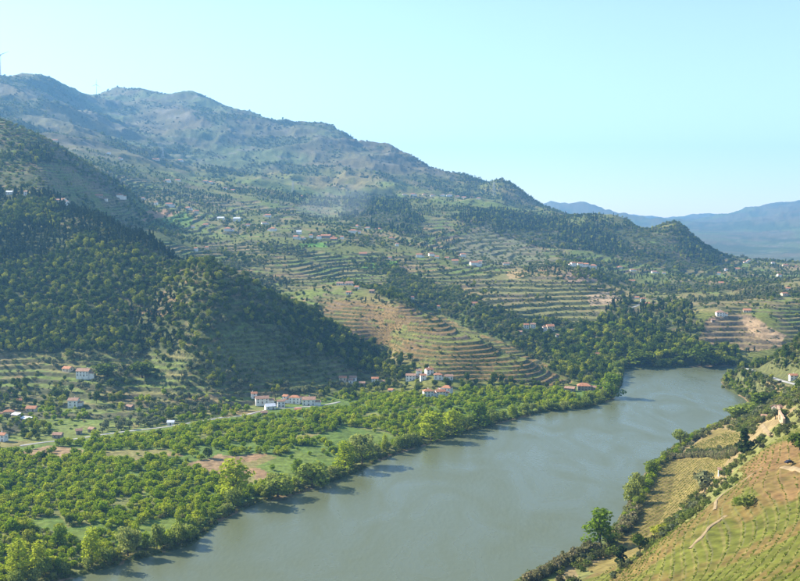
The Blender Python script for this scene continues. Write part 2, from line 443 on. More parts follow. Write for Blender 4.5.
# ------------------------------------------------------------------ ground colours (the ground itself, with mountain shade painted into the dark heath)
col = np.zeros(Z.shape + (3,), np.float32)
def c3(*c): return np.array(c, np.float32)
def put(mask, c, w=1.0):
    a = (np.asarray(mask, np.float32) * w)[..., None]
    col[:] = col * (1 - a) + np.asarray(c, np.float32) * a
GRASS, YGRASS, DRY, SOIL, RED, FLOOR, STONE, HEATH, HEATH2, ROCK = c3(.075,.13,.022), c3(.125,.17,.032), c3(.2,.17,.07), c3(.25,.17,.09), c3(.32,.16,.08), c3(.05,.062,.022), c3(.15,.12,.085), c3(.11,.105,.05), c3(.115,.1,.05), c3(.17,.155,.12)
put(np.ones_like(Z), c3(.125, .135, .03))
put(sstep(-.1, .3, patch), YGRASS, .6)
put(sstep(0, .35, fbm(X, Y, 120, 3, 141)), SOIL, .45)
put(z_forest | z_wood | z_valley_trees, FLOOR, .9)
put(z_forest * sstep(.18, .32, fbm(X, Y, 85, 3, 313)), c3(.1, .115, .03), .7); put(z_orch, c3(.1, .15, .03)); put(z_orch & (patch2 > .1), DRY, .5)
put(z_fields, c3(.14, .17, .045)); put(z_fields & (fbm(X, Y, 50, 2, 151) > .12), DRY, .7)
put(clear_soil, SOIL); put(clear_soil & (patch2 > -.05), RED, .2); put(clear_soil & (n1 > .1), YGRASS, .5); put(clear_green, YGRASS); put(clear_green & (n2 < 0), GRASS, .5)
# cell-like plots on the terraces
plot = vnoise(X / 38 + 3 * fbm(X, Y, 80, 2, 161), fl * 3.7, 163)
put(tstr * (plot > .6), SOIL, .5); put(tstr * (plot < .3), YGRASS, .8); put(tstr * (plot > .85), RED, .35)
put(z_spur, c3(.19, .12, .045), .9); put(z_spur * bench * (plot > .62), YGRASS, .7)
put(z_shade_terr, c3(.13, .14, .04), .85)
put(z_right_terr * bench, c3(.22, .18, .075), .6); put(z_bush, c3(.07, .1, .028), .85); put(knoll, c3(.17, .16, .09), .7)
put(z_far_terr, SOIL, .75)
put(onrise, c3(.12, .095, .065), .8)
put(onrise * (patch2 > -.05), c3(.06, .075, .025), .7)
put(z_right, c3(.16, .16, .05)); put(z_right & (patch2 > 0), c3(.25, .17, .09), .7)
put(z_near, c3(.105, .112, .017)); put(z_near * sstep(-.05, .3, fbm(X, Y, 26, 4, 171)), c3(.155, .095, .033), .75); put(z_near * (np.abs(fr - .55) < .08), c3(.18, .145, .055), .5); put(z_near * (np.abs(fr - .84) < .07), c3(.1, .095, .035), .85)
put(z_near & zone([(740,470),(770,440),(800,435),(830,470),(800,500),(760,495)]), c3(.2, .11, .05), .5)
put(z_field_r | z_field_r2, c3(.165, .13, .04)); put(z_right_scrub, c3(.08, .1, .03), .8)
put(zone([(585,295),(615,291),(618,302),(590,305)], 1400, 1800), c3(.38, .27, .16)); put(zone([(735,315),(755,318),(790,335),(780,345),(750,330)], 1250, 1500), c3(.33, .23, .13))
put(zone([(505,271),(520,270),(530,277),(510,278)], 1500, 2100), c3(.4, .28, .13), .8)
put(zone([(560,276),(580,268),(600,272),(600,281),(565,283)], 1500, 2200), c3(.34, .22, .15), .7)
put(zone([(370,262),(395,260),(397,268),(360,268)], 1500, 2300) | zone([(296,243),(325,243),(328,247),(300,247)], 1500, 2600), c3(.12, .24, .03))
put(zone([(145,212),(165,208),(180,213),(160,222),(140,220)], 1700, 2600), c3(.32, .18, .1), .8); put(zone([(150,221),(185,212),(195,218),(190,228),(150,228)], 1700, 2600), c3(.11, .2, .03), .8)
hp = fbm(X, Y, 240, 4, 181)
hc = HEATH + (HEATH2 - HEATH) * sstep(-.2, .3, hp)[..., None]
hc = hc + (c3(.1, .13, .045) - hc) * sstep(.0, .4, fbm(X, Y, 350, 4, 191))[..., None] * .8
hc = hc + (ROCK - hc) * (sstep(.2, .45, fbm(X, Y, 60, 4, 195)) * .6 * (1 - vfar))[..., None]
hc = hc + (c3(.055, .075, .03) - hc) * (sstep(.06, .26, fbm(X, Y, 230, 3, 341) + .35 * fbm(X, Y, 60, 3, 343)) * .75)[..., None]  # dark heath vegetation, its patches also painting in the mountain's shadowed parts
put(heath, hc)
put((sd < 2.5) & (sd > -6), c3(.24, .17, .09)); put((sd < 5) & (sd > -6) & (fbm(X, Y, 22, 3, 197) > -.12), c3(.08, .095, .03))
put(sd <= -6, c3(.12, .11, .07))
jit = (1 + .18 * fbm(X, Y, 14, 3, 199))[..., None]
col *= jit
alpha = np.ones(Z.shape + (1,), np.float32)

me = bpy.data.meshes.new("terrain")
nvert = NU * NV
me.vertices.add(nvert)
me.vertices.foreach_set("co", np.stack([X, Y, Z], -1).astype(np.float32).ravel())
jj, ii = np.meshgrid(np.arange(NV - 1), np.arange(NU - 1), indexing='ij')
a = (jj * NU + ii).ravel()
quads = np.stack([a, a + 1, a + 1 + NU, a + NU], 1).astype(np.int32)
me.loops.add(quads.size)
me.loops.foreach_set("vertex_index", quads.ravel())
me.polygons.add(len(quads))
me.polygons.foreach_set("loop_start", np.arange(0, quads.size, 4, dtype=np.int32))
me.polygons.foreach_set("use_smooth", np.ones(len(quads), bool))
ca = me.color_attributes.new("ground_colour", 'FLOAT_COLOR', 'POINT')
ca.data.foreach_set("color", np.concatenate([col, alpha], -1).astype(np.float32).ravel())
me.update()
terrain = bpy.data.objects.new("terrain", me)
C.objects.link(terrain)
tag(terrain, "terraced valley sides, flood plain and mountains around the river", None, None, "structure")
m, nn, ll = new_mat("ground")
b = nn["Principled BSDF"]; b.inputs["Roughness"].default_value = .95; b.inputs["Specular IOR Level"].default_value = .1
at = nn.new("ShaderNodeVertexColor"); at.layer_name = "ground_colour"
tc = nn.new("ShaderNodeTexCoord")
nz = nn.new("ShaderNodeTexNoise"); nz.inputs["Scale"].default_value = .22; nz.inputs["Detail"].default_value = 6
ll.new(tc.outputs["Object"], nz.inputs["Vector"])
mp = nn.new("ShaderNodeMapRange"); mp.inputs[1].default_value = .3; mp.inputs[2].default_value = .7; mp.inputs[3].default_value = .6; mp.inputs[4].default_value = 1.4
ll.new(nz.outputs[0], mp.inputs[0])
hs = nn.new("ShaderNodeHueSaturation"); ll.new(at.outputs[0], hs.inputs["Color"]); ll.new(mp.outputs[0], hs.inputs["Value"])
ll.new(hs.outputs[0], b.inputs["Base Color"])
bp = nn.new("ShaderNodeBump"); bp.inputs["Strength"].default_value = .6; bp.inputs["Distance"].default_value = 1.2
ll.new(nz.outputs[0], bp.inputs["Height"]); ll.new(bp.outputs[0], b.inputs["Normal"])
me.materials.append(m)

# ------------------------------------------------------------------ looking things up on the terrain
uidx = np.arange(NU); vidx = np.arange(NV)
def gidx(x, y):
    return np.interp(np.log(np.maximum(y, 1)), vsr, vidx), np.interp(x / np.maximum(y, 1), us, uidx)
def ground(x, y):
    x = np.asarray(x, float); y = np.asarray(y, float)
    j, i = gidx(x, y)
    j0 = np.clip(j.astype(int), 0, NV - 2); i0 = np.clip(i.astype(int), 0, NU - 2)
    fj, fi = j - j0, i - i0
    return (Z[j0, i0] * (1 - fi) + Z[j0, i0 + 1] * fi) * (1 - fj) + (Z[j0 + 1, i0] * (1 - fi) + Z[j0 + 1, i0 + 1] * fi) * fj
def near_val(arr, x, y):
    j, i = gidx(np.asarray(x, float), np.asarray(y, float))
    return arr[np.clip(np.rint(j).astype(int), 0, NV - 1), np.clip(np.rint(i).astype(int), 0, NU - 1)]
def spot(px, py):
    """the first place where the sight line through a photograph pixel meets the ground"""
    u, t = ray(px, py)
    i = float(np.interp(u, us, uidx)); i0 = min(int(i), NU - 2); f = i - i0
    prof = ttw[:, i0] * (1 - f) + ttw[:, i0 + 1] * f
    k = np.nonzero(prof[30:] >= t)[0]
    if not len(k):
        k = int(np.argmax(prof)); y = math.exp(vsr[k])
    else:
        k = int(k[0]) + 30
        g = (t - prof[k - 1]) / max(prof[k] - prof[k - 1], 1e-9)
        y = math.exp(vsr[k - 1] + np.clip(g, 0, 1) * (vsr[k] - vsr[k - 1]))
    x = float(u) * y
    return x, y, float(ground(x, y))

# ------------------------------------------------------------------ river water
def tri_sheet(name, poly, z, mat):
    import bmesh
    bm = bmesh.new()
    f = bm.faces.new([bm.verts.new((x, y, z)) for x, y in poly])
    if f.normal.z < 0: f.normal_flip()
    bmesh.ops.triangulate(bm, faces=bm.faces[:])
    bm.normal_update()
    for f in bm.faces:
        if f.normal.z < 0: f.normal_flip()
    me = bpy.data.meshes.new(name); bm.to_mesh(me); bm.free()
    me.materials.append(mat)
    o = bpy.data.objects.new(name, me); C.objects.link(o)
    return o
m, nn, ll = new_mat("river water")
b = nn["Principled BSDF"]
b.inputs["Base Color"].default_value = (.1, .115, .062, 1)
b.inputs["Roughness"].default_value = .12
b.inputs["IOR"].default_value = 1.33
tc = nn.new("ShaderNodeTexCoord")
mpg = nn.new("ShaderNodeMapping"); mpg.inputs["Rotation"].default_value = (0, 0, .5); mpg.inputs["Scale"].default_value = (1, .45, 1)
ll.new(tc.outputs["Object"], mpg.inputs[0])
w1 = nn.new("ShaderNodeTexNoise"); w1.inputs["Scale"].default_value = .35; w1.inputs["Detail"].default_value = 5
w2 = nn.new("ShaderNodeTexNoise"); w2.inputs["Scale"].default_value = .022; w2.inputs["Detail"].default_value = 4; w2.inputs["Distortion"].default_value = 1.5
ll.new(mpg.outputs[0], w1.inputs[0]); ll.new(mpg.outputs[0], w2.inputs[0])
bp = nn.new("ShaderNodeBump"); bp.inputs["Distance"].default_value = .35; bp.inputs["Strength"].default_value = .5
ll.new(w1.outputs[0], bp.inputs["Height"]); ll.new(bp.outputs[0], b.inputs["Normal"])
mp = nn.new("ShaderNodeMapRange"); mp.inputs[1].default_value = .35; mp.inputs[2].default_value = .65; mp.inputs[3].default_value = .22; mp.inputs[4].default_value = .4
b.inputs["Specular IOR Level"].default_value = .38
ll.new(w2.outputs[0], mp.inputs[0]); ll.new(mp.outputs[0], b.inputs["Roughness"])
M['water'] = m
pad = []   # the sheet runs on under the banks
water = tri_sheet("river", [(-1000, 60), (-1000, 300), (-600, 380), (-390, 440), (-330, 560), (-160, 640), (-20, 800), (140, 1000), (240, 1280), (600, 1320), (1500, 1460), (1500, 1300), (700, 1190), (470, 1170), (400, 1120), (420, 1000), (260, 800), (170, 600), (90, 500), (0, 400), (-100, 330), (-300, 220), (-600, 130)], 0.0, M['water'])
tag(water, "wide grey-green river winding between wooded banks", None, None, "structure")
# ------------------------------------------------------------------ plants: prototypes
def leaf_cloud(lobes, nleaf, size, seed, shell=.55, flat_=0.0, up=.35):
    """leaf clumps spread through the lobes of a crown; lobes = (x, y, z, rx, ry, rz)"""
    r = np.random.default_rng(seed)
    L = np.array(lobes, float)
    wgt = (L[:, 3] * L[:, 4] + L[:, 4] * L[:, 5] + L[:, 3] * L[:, 5]); wgt /= wgt.sum()
    k = r.choice(len(L), nleaf, p=wgt)
    d = r.normal(size=(nleaf, 3)); d /= np.linalg.norm(d, axis=1)[:, None]
    rad = shell + (1.06 - shell) * r.random(nleaf) ** .6
    p = L[k, :3] + d * L[k, 3:] * rad[:, None]
    nrm = d + r.normal(size=(nleaf, 3)) * .55 + np.array([0, 0, up]); nrm /= np.linalg.norm(nrm, axis=1)[:, None]
    a = np.cross(nrm, r.normal(size=(nleaf, 3))); a /= np.linalg.norm(a, axis=1)[:, None]
    b_ = np.cross(nrm, a)
    sz = size * (.6 + .8 * r.random(nleaf))[:, None]
    bend = nrm * sz * .3
    q = np.stack([p - a * sz, p - b_ * sz * .7 + bend, p + a * sz, p + b_ * sz * .7 - bend], 1)
    verts = q.reshape(-1, 3)
    faces = np.arange(nleaf * 4).reshape(-1, 4)
    return verts, faces

def tube(pts, radii, k=6):
    vs_, fs_ = [], []
    for i, (p, r) in enumerate(zip(pts, radii)):
        for a in range(k):
            t = 2 * math.pi * a / k
            vs_.append((p[0] + r * math.cos(t), p[1] + r * math.sin(t), p[2]))
    for i in range(len(pts) - 1):
        for a in range(k):
            fs_.append((i * k + a, i * k + (a + 1) % k, (i + 1) * k + (a + 1) % k, (i + 1) * k + a))
    return vs_, fs_

def join(parts):
    V, F = [], []
    for v, f in parts:
        o = len(V); V += [tuple(p) for p in v]; F += [tuple(int(i) + o for i in g) for g in f]
    return V, F

def lobes_for(kind, r):
    R = r.uniform
    if kind == 'orchard':
        return [(R(-.9, .9), R(-.9, .9), R(1.6, 3.8), R(1.4, 2.1), R(1.4, 2.1), R(1.1, 1.6)) for _ in range(6)], 2.6, .16
    if kind == 'forest':
        return [(R(-1.8, 1.8), R(-1.8, 1.8), R(3.0, 8.2), R(1.9, 2.9), R(1.9, 2.9), R(1.6, 2.5)) for _ in range(8)], 7, .25
    if kind == 'pine':
        return [(R(-1.0, 1.0), R(-1.0, 1.0), 3.0 + i * 1.45, R(1.3, 2.0) * (1.15 - .09 * i), R(1.3, 2.0) * (1.15 - .09 * i), R(1.2, 1.7)) for i in range(7)], 11, .22
    if kind == 'olive':
        return [(R(-1.1, 1.1), R(-1.1, 1.1), R(2.2, 3.6), R(1.1, 1.7), R(1.1, 1.7), R(.9, 1.3)) for _ in range(5)], 2.6, .22
    if kind == 'willow':
        return [(R(-2.6, 2.6), R(-2.6, 2.6), R(2.5, 8.0), R(2.0, 3.2), R(2.0, 3.2), R(1.8, 2.8)) for _ in range(11)], 6, .3
    if kind == 'poplar':
        return [(R(-1.6, 1.6) * (1 - i / 16), R(-1.6, 1.6) * (1 - i / 16), 2 + 1.25 * i, (1.7 + 1.6 * math.sin(math.pi * (i + 2) / 15)) * R(.8, 1.15), (1.7 + 1.6 * math.sin(math.pi * (i + 2) / 15)) * R(.8, 1.15), 2.2) for i in range(12)], 15, .32
    if kind == 'alder':
        return [(R(-3.4, 3.4) * (1 - i / 14), R(-3.4, 3.4) * (1 - i / 14), 3 + 1.25 * i, R(2.4, 3.6), R(2.4, 3.6), R(1.8, 2.6)) for i in range(11)], 13, .35
    if kind == 'scrub':
        return [(R(-1.0, 1.0), R(-1.0, 1.0), R(.5, 1.6), R(.8, 1.3), R(.8, 1.3), R(.7, 1.1)) for _ in range(5)], 0, 0
    if kind == 'vine':
        return [(R(-.7, .7), R(-.2, .2), R(.6, 1.0), .45, .35, .4) for _ in range(4)], 0, 0
    if kind == 'reed':
        return [(R(-1.3, 1.3), R(-1.3, 1.3), R(1.2, 3.2), .8, .8, 1.4) for _ in range(7)], 0, 0

LEAF = {'orchard': (420, .38), 'forest': (560, .56), 'pine': (380, .62), 'olive': (260, .4), 'willow': (900, .55), 'poplar': (900, .5), 'alder': (1100, .55), 'scrub': (150, .34), 'vine': (46, .24), 'reed': (220, .5)}
HEIGHT = {'orchard': 5.2, 'forest': 10, 'pine': 13, 'olive': 4.6, 'willow': 10, 'poplar': 18, 'alder': 18, 'scrub': 2.6, 'vine': 1.3, 'reed': 4.6}
PROTO = {}
for ki, kind in enumerate(LEAF):
    for var in range(4):
        r = random.Random(100 * ki + var)
        lobes, th_, tr_ = lobes_for(kind, r)
        nl, ls = LEAF[kind]
        V, F = leaf_cloud(lobes, nl, ls, 1000 + 10 * ki + var, up=(.35 if kind != 'reed' else -.6))
        if kind == 'reed':
            V = V * np.array([1, 1, 1.0]); V[:, 2] = np.maximum(V[:, 2], 0)
        mt = M[kind]
        crown = mesh_obj(kind + "_crown_mesh", V, F, mt, link=False)
        trunk = None
        if th_:
            lean = r.uniform(-.3, .3), r.uniform(-.3, .3)
            parts = [tube([(0, 0, -.6), (lean[0] * .3, lean[1] * .3, th_ * .35), (lean[0], lean[1], th_ * .7), (lean[0] * 1.2, lean[1] * 1.2, th_)], [tr_ * 1.25, tr_, tr_ * .7, tr_ * .25])]
            for q_ in range(4):
                lb = lobes[r.randrange(len(lobes))]
                z0 = th_ * r.uniform(.3, .6)
                parts.append(tube([(lean[0] * .5, lean[1] * .5, z0), (lb[0] * .6, lb[1] * .6, (z0 + lb[2]) * .5), (lb[0], lb[1], lb[2])], [tr_ * .5, tr_ * .35, tr_ * .12], 5))
            tv, tf = join(parts)
            trunk = mesh_obj(kind + "_trunk_mesh", tv, tf, M['bark'], link=False)
            jv, jf = join([(V, F), (tv, tf)])
            whole = mesh_obj(kind + "_mesh", jv, jf, [mt, M['bark']], link=False, midx=[0] * len(F) + [1] * len(tf))
        else:
            whole = crown
        PROTO[kind, var] = (whole, crown, trunk)
PROTO_DARK = []
for var in range(4):
    o = PROTO['scrub', var][0]
    me2 = o.data.copy(); me2.materials.clear(); me2.materials.append(M['darkscrub'])
    PROTO_DARK.append(bpy.data.objects.new("dark_scrub_mesh", me2))

# ------------------------------------------------------------------ plants: where they grow
PL = {k: [] for k in LEAF}           # kind -> list of (x, y, z, scale_xy, scale_z, zone)
PL['darkscrub'] = []
taken = []
def scatter(kind, dens, spacing, smin, smax, zname, y0, y1, ulim=.47, tall=.15, need_vis=True):
    j0, j1 = np.searchsorted(vsr, [math.log(y0), math.log(y1)])
    sub = dens[j0:j1] > 0.01
    if not sub.any(): return
    xs, ys = X[j0:j1][sub], Y[j0:j1][sub]
    gx = np.arange(xs.min(), xs.max() + spacing, spacing); gy = np.arange(ys.min(), ys.max() + spacing, spacing)
    cx, cy = np.meshgrid(gx, gy)
    cx = (cx + rng.uniform(-.45, .45, cx.shape) * spacing).ravel(); cy = (cy + rng.uniform(-.45, .45, cy.shape) * spacing).ravel()
    ok = (np.abs(cx / np.maximum(cy, 1)) < ulim) & (cy > y0) & (cy < y1)
    cx, cy = cx[ok], cy[ok]
    d = near_val(dens, cx, cy)
    ok = rng.random(len(cx)) < d
    if need_vis: ok &= near_val(vis, cx, cy)
    ok &= near_val(sd, cx, cy) > 2.5
    ok &= near_val(blocked, cx, cy) < .5
    cx, cy = cx[ok], cy[ok]
    cz = ground(cx, cy)
    s = rng.uniform(smin, smax, len(cx)) * (1 + .12 * rng.normal(size=len(cx)))
    s = np.clip(s, smin * .7, smax * 1.25)
    h = s * (1 + tall * rng.normal(size=len(cx)))
    PL[kind] += [(x, y, z, a, b_, zname) for x, y, z, a, b_ in zip(cx, cy, cz, s, h)]

# ---- places that stay free of trees: houses, roads, tracks
HOUSES = [  # cluster, column, row of the foot, width in photograph pixels, kind
 ('farm on the left terraces', 84,376,16,'w2'), ('farm on the left terraces', 68,371,11,'b1'), ('farm on the left terraces', 74,406,12,'w2'),
 ('hamlet at the left edge of the plain', 9,415,12,'c1'), ('hamlet at the left edge of the plain', 2,441,12,'w2'), ('hamlet at the left edge of the plain', 18,403,8,'b1'), ('hamlet at the left edge of the plain', 32,411,12,'b1'),
 ('ruins along the valley road', 58,438,11,'s1'), ('ruins along the valley road', 130,409,9,'s1'), ('ruins along the valley road', 171,425,8,'g1'), ('ruins along the valley road', 79,434,7,'s1'), ('ruins along the valley road', 92,432,6,'s1'),
 ('roadside hamlet below the shaded terraces', 254,398,7,'w2'), ('roadside hamlet below the shaded terraces', 262,403,16,'o2'), ('roadside hamlet below the shaded terraces', 281,407,9,'w2'), ('roadside hamlet below the shaded terraces', 286,401,6,'w2'), ('roadside hamlet below the shaded terraces', 295,403,14,'c2'), ('roadside hamlet below the shaded terraces', 309,405,16,'o2'), ('roadside hamlet below the shaded terraces', 270,409,12,'g1'), ('roadside hamlet below the shaded terraces', 298,412,8,'b1'), ('roadside hamlet below the shaded terraces', 264,416,7,'s1'),
 ('hamlet under the dark wooded spur', 343,380,9,'c1'), ('hamlet under the dark wooded spur', 353,380,8,'o1'), ('hamlet under the dark wooded spur', 362,386,7,'s1'), ('hamlet under the dark wooded spur', 375,383,8,'w2'), ('hamlet under the dark wooded spur', 382,384,6,'w1'), ('hamlet under the dark wooded spur', 391,393,5,'w1'), ('hamlet under the dark wooded spur', 350,383,5,'w1'),
 ('village at the foot of the terraced vineyard spur', 411,380,12,'o2'), ('village at the foot of the terraced vineyard spur', 419,375,7,'w2'), ('village at the foot of the terraced vineyard spur', 429,374,9,'c2'), ('village at the foot of the terraced vineyard spur', 423,380,7,'w2'), ('village at the foot of the terraced vineyard spur', 438,379,10,'w2'), ('village at the foot of the terraced vineyard spur', 449,379,9,'o1'), ('village at the foot of the terraced vineyard spur', 428,396,12,'w2'), ('village at the foot of the terraced vineyard spur', 440,396,12,'w2'), ('village at the foot of the terraced vineyard spur', 447,393,12,'c2'),
 ('riverside mill on the point', 584,390,16,'r2'), ('riverside mill on the point', 570,391,12,'s1'), ('riverside mill on the point', 605,392,5,'w1'),
 ('village in the wooded hollow above the far river', 526,328,6,'w2'), ('village in the wooded hollow above the far river', 533,328,6,'w2'), ('village in the wooded hollow above the far river', 544,331,5,'w2'), ('village in the wooded hollow above the far river', 550,330,9,'c2'), ('village in the wooded hollow above the far river', 558,337,5,'w1'), ('village in the wooded hollow above the far river', 572,332,5,'s1'), ('village in the wooded hollow above the far river', 597,356,5,'c1'), ('village in the wooded hollow above the far river', 520,334,5,'s1'),
 ('scattered farms on the middle slope', 474,305,8,'b1'), ('scattered farms on the middle slope', 412,299,4,'w1'), ('scattered farms on the middle slope', 439,308,4,'w1'), ('scattered farms on the middle slope', 363,255,9,'b1'), ('scattered farms on the middle slope', 390,259,4,'w1'), ('scattered farms on the middle slope', 397,246,4,'w2'), ('scattered farms on the middle slope', 391,239,6,'c1'),
 ('hilltop hamlet above the right-hand terraces', 419,257,7,'c2'), ('hilltop hamlet above the right-hand terraces', 431,256,6,'w2'), ('hilltop hamlet above the right-hand terraces', 437,258,5,'w1'), ('hilltop hamlet above the right-hand terraces', 447,259,5,'c1'), ('hilltop hamlet above the right-hand terraces', 455,262,8,'b1'), ('hilltop hamlet above the right-hand terraces', 463,257,6,'w2'), ('hilltop hamlet above the right-hand terraces', 474,265,10,'c2'), ('hilltop hamlet above the right-hand terraces', 480,264,5,'w2'), ('hilltop hamlet above the right-hand terraces', 506,265,7,'o1'),
 ('row of white houses on the bare shoulder', 573,266,6,'w2'), ('row of white houses on the bare shoulder', 580,266,6,'w2'), ('row of white houses on the bare shoulder', 586,267,6,'w2'), ('row of white houses on the bare shoulder', 593,268,9,'w2'),
 ('village strung along the high ridge road', 404,195,4,'w1'), ('village strung along the high ridge road', 413,195,5,'w1'), ('village strung along the high ridge road', 424,195,4,'c1'), ('village strung along the high ridge road', 432,196,4,'w1'), ('village strung along the high ridge road', 443,196,5,'w2'), ('village strung along the high ridge road', 450,196,5,'w2'), ('village strung along the high ridge road', 458,197,4,'c1'), ('village strung along the high ridge road', 464,198,5,'c1'), ('village strung along the high ridge road', 471,198,4,'w1'), ('village strung along the high ridge road', 479,199,4,'w1'),
 ('pair of houses on the saddle below the skyline', 566,212,5,'w2'), ('pair of houses on the saddle below the skyline', 575,214,5,'w2'),
 ('village below the wooded knob on the right', 620,268,5,'c1'), ('village below the wooded knob on the right', 632,271,5,'c1'), ('village below the wooded knob on the right', 654,273,6,'o1'), ('village below the wooded knob on the right', 664,274,4,'w1'), ('village below the wooded knob on the right', 632,282,7,'b1'), ('village below the wooded knob on the right', 637,299,5,'c1'), ('village below the wooded knob on the right', 643,302,6,'w2'), ('village below the wooded knob on the right', 647,305,6,'c1'),
 ('farms above the far terraced bend', 720,316,10,'w2'), ('farms above the far terraced bend', 747,312,9,'b1'), ('farms above the far terraced bend', 713,322,4,'s1'),
 ('scattered houses at the head of the valley', 719,275,4,'w2'), ('scattered houses at the head of the valley', 726,271,4,'w2'), ('scattered houses at the head of the valley', 737,270,6,'c1'), ('scattered houses at the head of the valley', 721,284,6,'b1'), ('scattered houses at the head of the valley', 745,263,5,'w1'), ('scattered houses at the head of the valley', 749,262,4,'w2'), ('scattered houses at the head of the valley', 756,262,4,'c1'), ('scattered houses at the head of the valley', 773,264,4,'w2'), ('scattered houses at the head of the valley', 785,266,6,'c1'), ('scattered houses at the head of the valley', 796,267,4,'c1'), ('scattered houses at the head of the valley', 776,273,4,'o1'), ('scattered houses at the head of the valley', 779,277,5,'w2'), ('scattered houses at the head of the valley', 788,290,5,'w1'), ('scattered houses at the head of the valley', 784,295,8,'b1'),
 ('large village on the middle slope', 221,220,8,'g2'), ('large village on the middle slope', 237,221,8,'g2'), ('large village on the middle slope', 248,226,5,'w1'), ('large village on the middle slope', 268,217,7,'c2'), ('large village on the middle slope', 264,224,6,'w1'), ('large village on the middle slope', 273,231,8,'w2'), ('large village on the middle slope', 228,231,8,'w2'), ('large village on the middle slope', 206,226,6,'c1'), ('large village on the middle slope', 296,239,6,'c2'), ('large village on the middle slope', 303,239,6,'w1'), ('large village on the middle slope', 311,238,4,'w2'), ('large village on the middle slope', 319,239,5,'w2'), ('large village on the middle slope', 326,238,12,'r2'), ('large village on the middle slope', 334,240,8,'b1'), ('large village on the middle slope', 342,239,4,'w2'), ('large village on the middle slope', 299,234,6,'g2'),
 ('upper houses right of the large village', 357,227,6,'c1'), ('upper houses right of the large village', 353,233,10,'w2'), ('upper houses right of the large village', 368,229,5,'o1'), ('upper houses right of the large village', 379,230,5,'c1'), ('upper houses right of the large village', 301,197,4,'b1'),
 ('hamlet of weathered roofs above the vineyard spur', 340,285,8,'o1'), ('hamlet of weathered roofs above the vineyard spur', 350,285,10,'o1'), ('hamlet of weathered roofs above the vineyard spur', 357,289,5,'w1'), ('hamlet of weathered roofs above the vineyard spur', 349,294,6,'w1'), ('hamlet of weathered roofs above the vineyard spur', 372,293,6,'s1'),
 ('houses over the dark forest', 61,204,12,'w2'), ('houses over the dark forest', 26,195,4,'w2'), ('houses over the dark forest', 10,194,8,'g1'), ('houses over the dark forest', 105,200,6,'w1'), ('houses over the dark forest', 99,197,9,'b1'), ('houses over the dark forest', 120,198,8,'w2'), ('houses over the dark forest', 143,199,5,'w1'), ('houses over the dark forest', 156,205,4,'w2'), ('houses over the dark forest', 169,206,8,'w2'), ('houses over the dark forest', 188,209,6,'w1'), ('houses over the dark forest', 196,213,6,'c2'), ('houses over the dark forest', 196,251,4,'w2'), ('houses over the dark forest', 207,249,4,'c1'), ('houses over the dark forest', 193,228,4,'w1'),
 ('highest houses under the mountain', 55,141,6,'b1'), ('highest houses under the mountain', 109,154,4,'w2'), ('highest houses under the mountain', 120,159,4,'w1'), ('highest houses under the mountain', 156,160,8,'b1'), ('highest houses under the mountain', 180,161,8,'c1'), ('highest houses under the mountain', 168,182,6,'w2'), ('highest houses under the mountain', 178,181,6,'c1'), ('highest houses under the mountain', 205,182,6,'w1'), ('highest houses under the mountain', 211,183,5,'w1'), ('highest houses under the mountain', 225,189,5,'o1'), ('highest houses under the mountain', 233,191,5,'w1'),
 ('buildings by the right bank road', 793,380,9,'c2'), ('buildings by the right bank road', 766,362,4,'w1'), ('buildings by the right bank road', 777,411,6,'s1'), ('buildings by the right bank road', 764,420,4,'p1'), ('buildings by the right bank road', 721,474,5,'p1'),
]
HP = []
blocked = np.zeros_like(Z)
for cl, px, py, wpx, kd in HOUSES:
    x, y, z = spot(px, py)
    w = min(max(wpx * .82 * y / FPX, 3.2 if kd == 'p1' else 5.0), 26.0)
    HP.append((cl, x, y, z, w, kd, px))
    near = (np.abs(Y - y) < w * .8 + 7) & (np.abs(X - x) < w * .75 + 2)
    blocked[near] = 1
    # the view of the house stays open on the valley side
    blocked[(np.abs(X / Y - x / y) < wpx * .4 / FPX) & (Y < y) & (Y > y - w * .5 - (9 if y < 1400 else 24))] = 1

def poly3(pts, step=2.5):
    P3 = [spot(*p) if len(p) == 2 else (float(ray(p[0], 290)[0]) * p[2], p[2]) for p in pts]
    out = []
    for a, b_ in zip(P3[:-1], P3[1:]):
        k = max(1, int(math.hypot(b_[0] - a[0], b_[1] - a[1]) / step))
        out += [(a[0] + (b_[0] - a[0]) * i / k, a[1] + (b_[1] - a[1]) * i / k) for i in range(k)]
    out.append(P3[-1][:2])
    o = np.array(out)
    for _ in range(6):
        o[1:-1] = (o[:-2] + o[1:-1] * 2 + o[2:]) / 4
    return o
ROADS = [
 ('valley_road', 'pale valley road crossing the plain below the left terraces', 'road', 3.8, [(20,446),(60,441),(100,435),(140,430),(180,425),(215,419),(240,416),(262,411),(290,408),(320,406),(340,402)]),
 ('bank_road', 'pale road along the wooded right bank', 'road', 7.0, [(750,0,1095),(755,0,1075),(770,0,1026),(785,0,975),(800,0,932),(830,0,880)]),
 ('vineyard_track', 'pale earth track winding down the near vineyard hillside', 'track', 2.4, [(690,549),(702,538),(708,528),(716,521),(726,516)]),
 ('hillside_track', 'earth track along the edge of the near vineyard', 'track', 2.0, [(715,510),(716,500),(728,490),(742,482),(752,474),(762,468)]),
 ('terrace_track', 'pale earth track beside the parked dark car', 'track', 3.6, [(782,467),(792,468),(802,471),(815,474)]),
 ('farm_lane', 'pale concrete lane below the stone retaining wall', 'track', 2.6, [(762,425),(766,431),(772,436)]),
 ('hill_road', 'pale road climbing to the farm on the green shoulder', 'road', 5.0, [(628,309),(634,307),(641,304)]),
]
RP = []
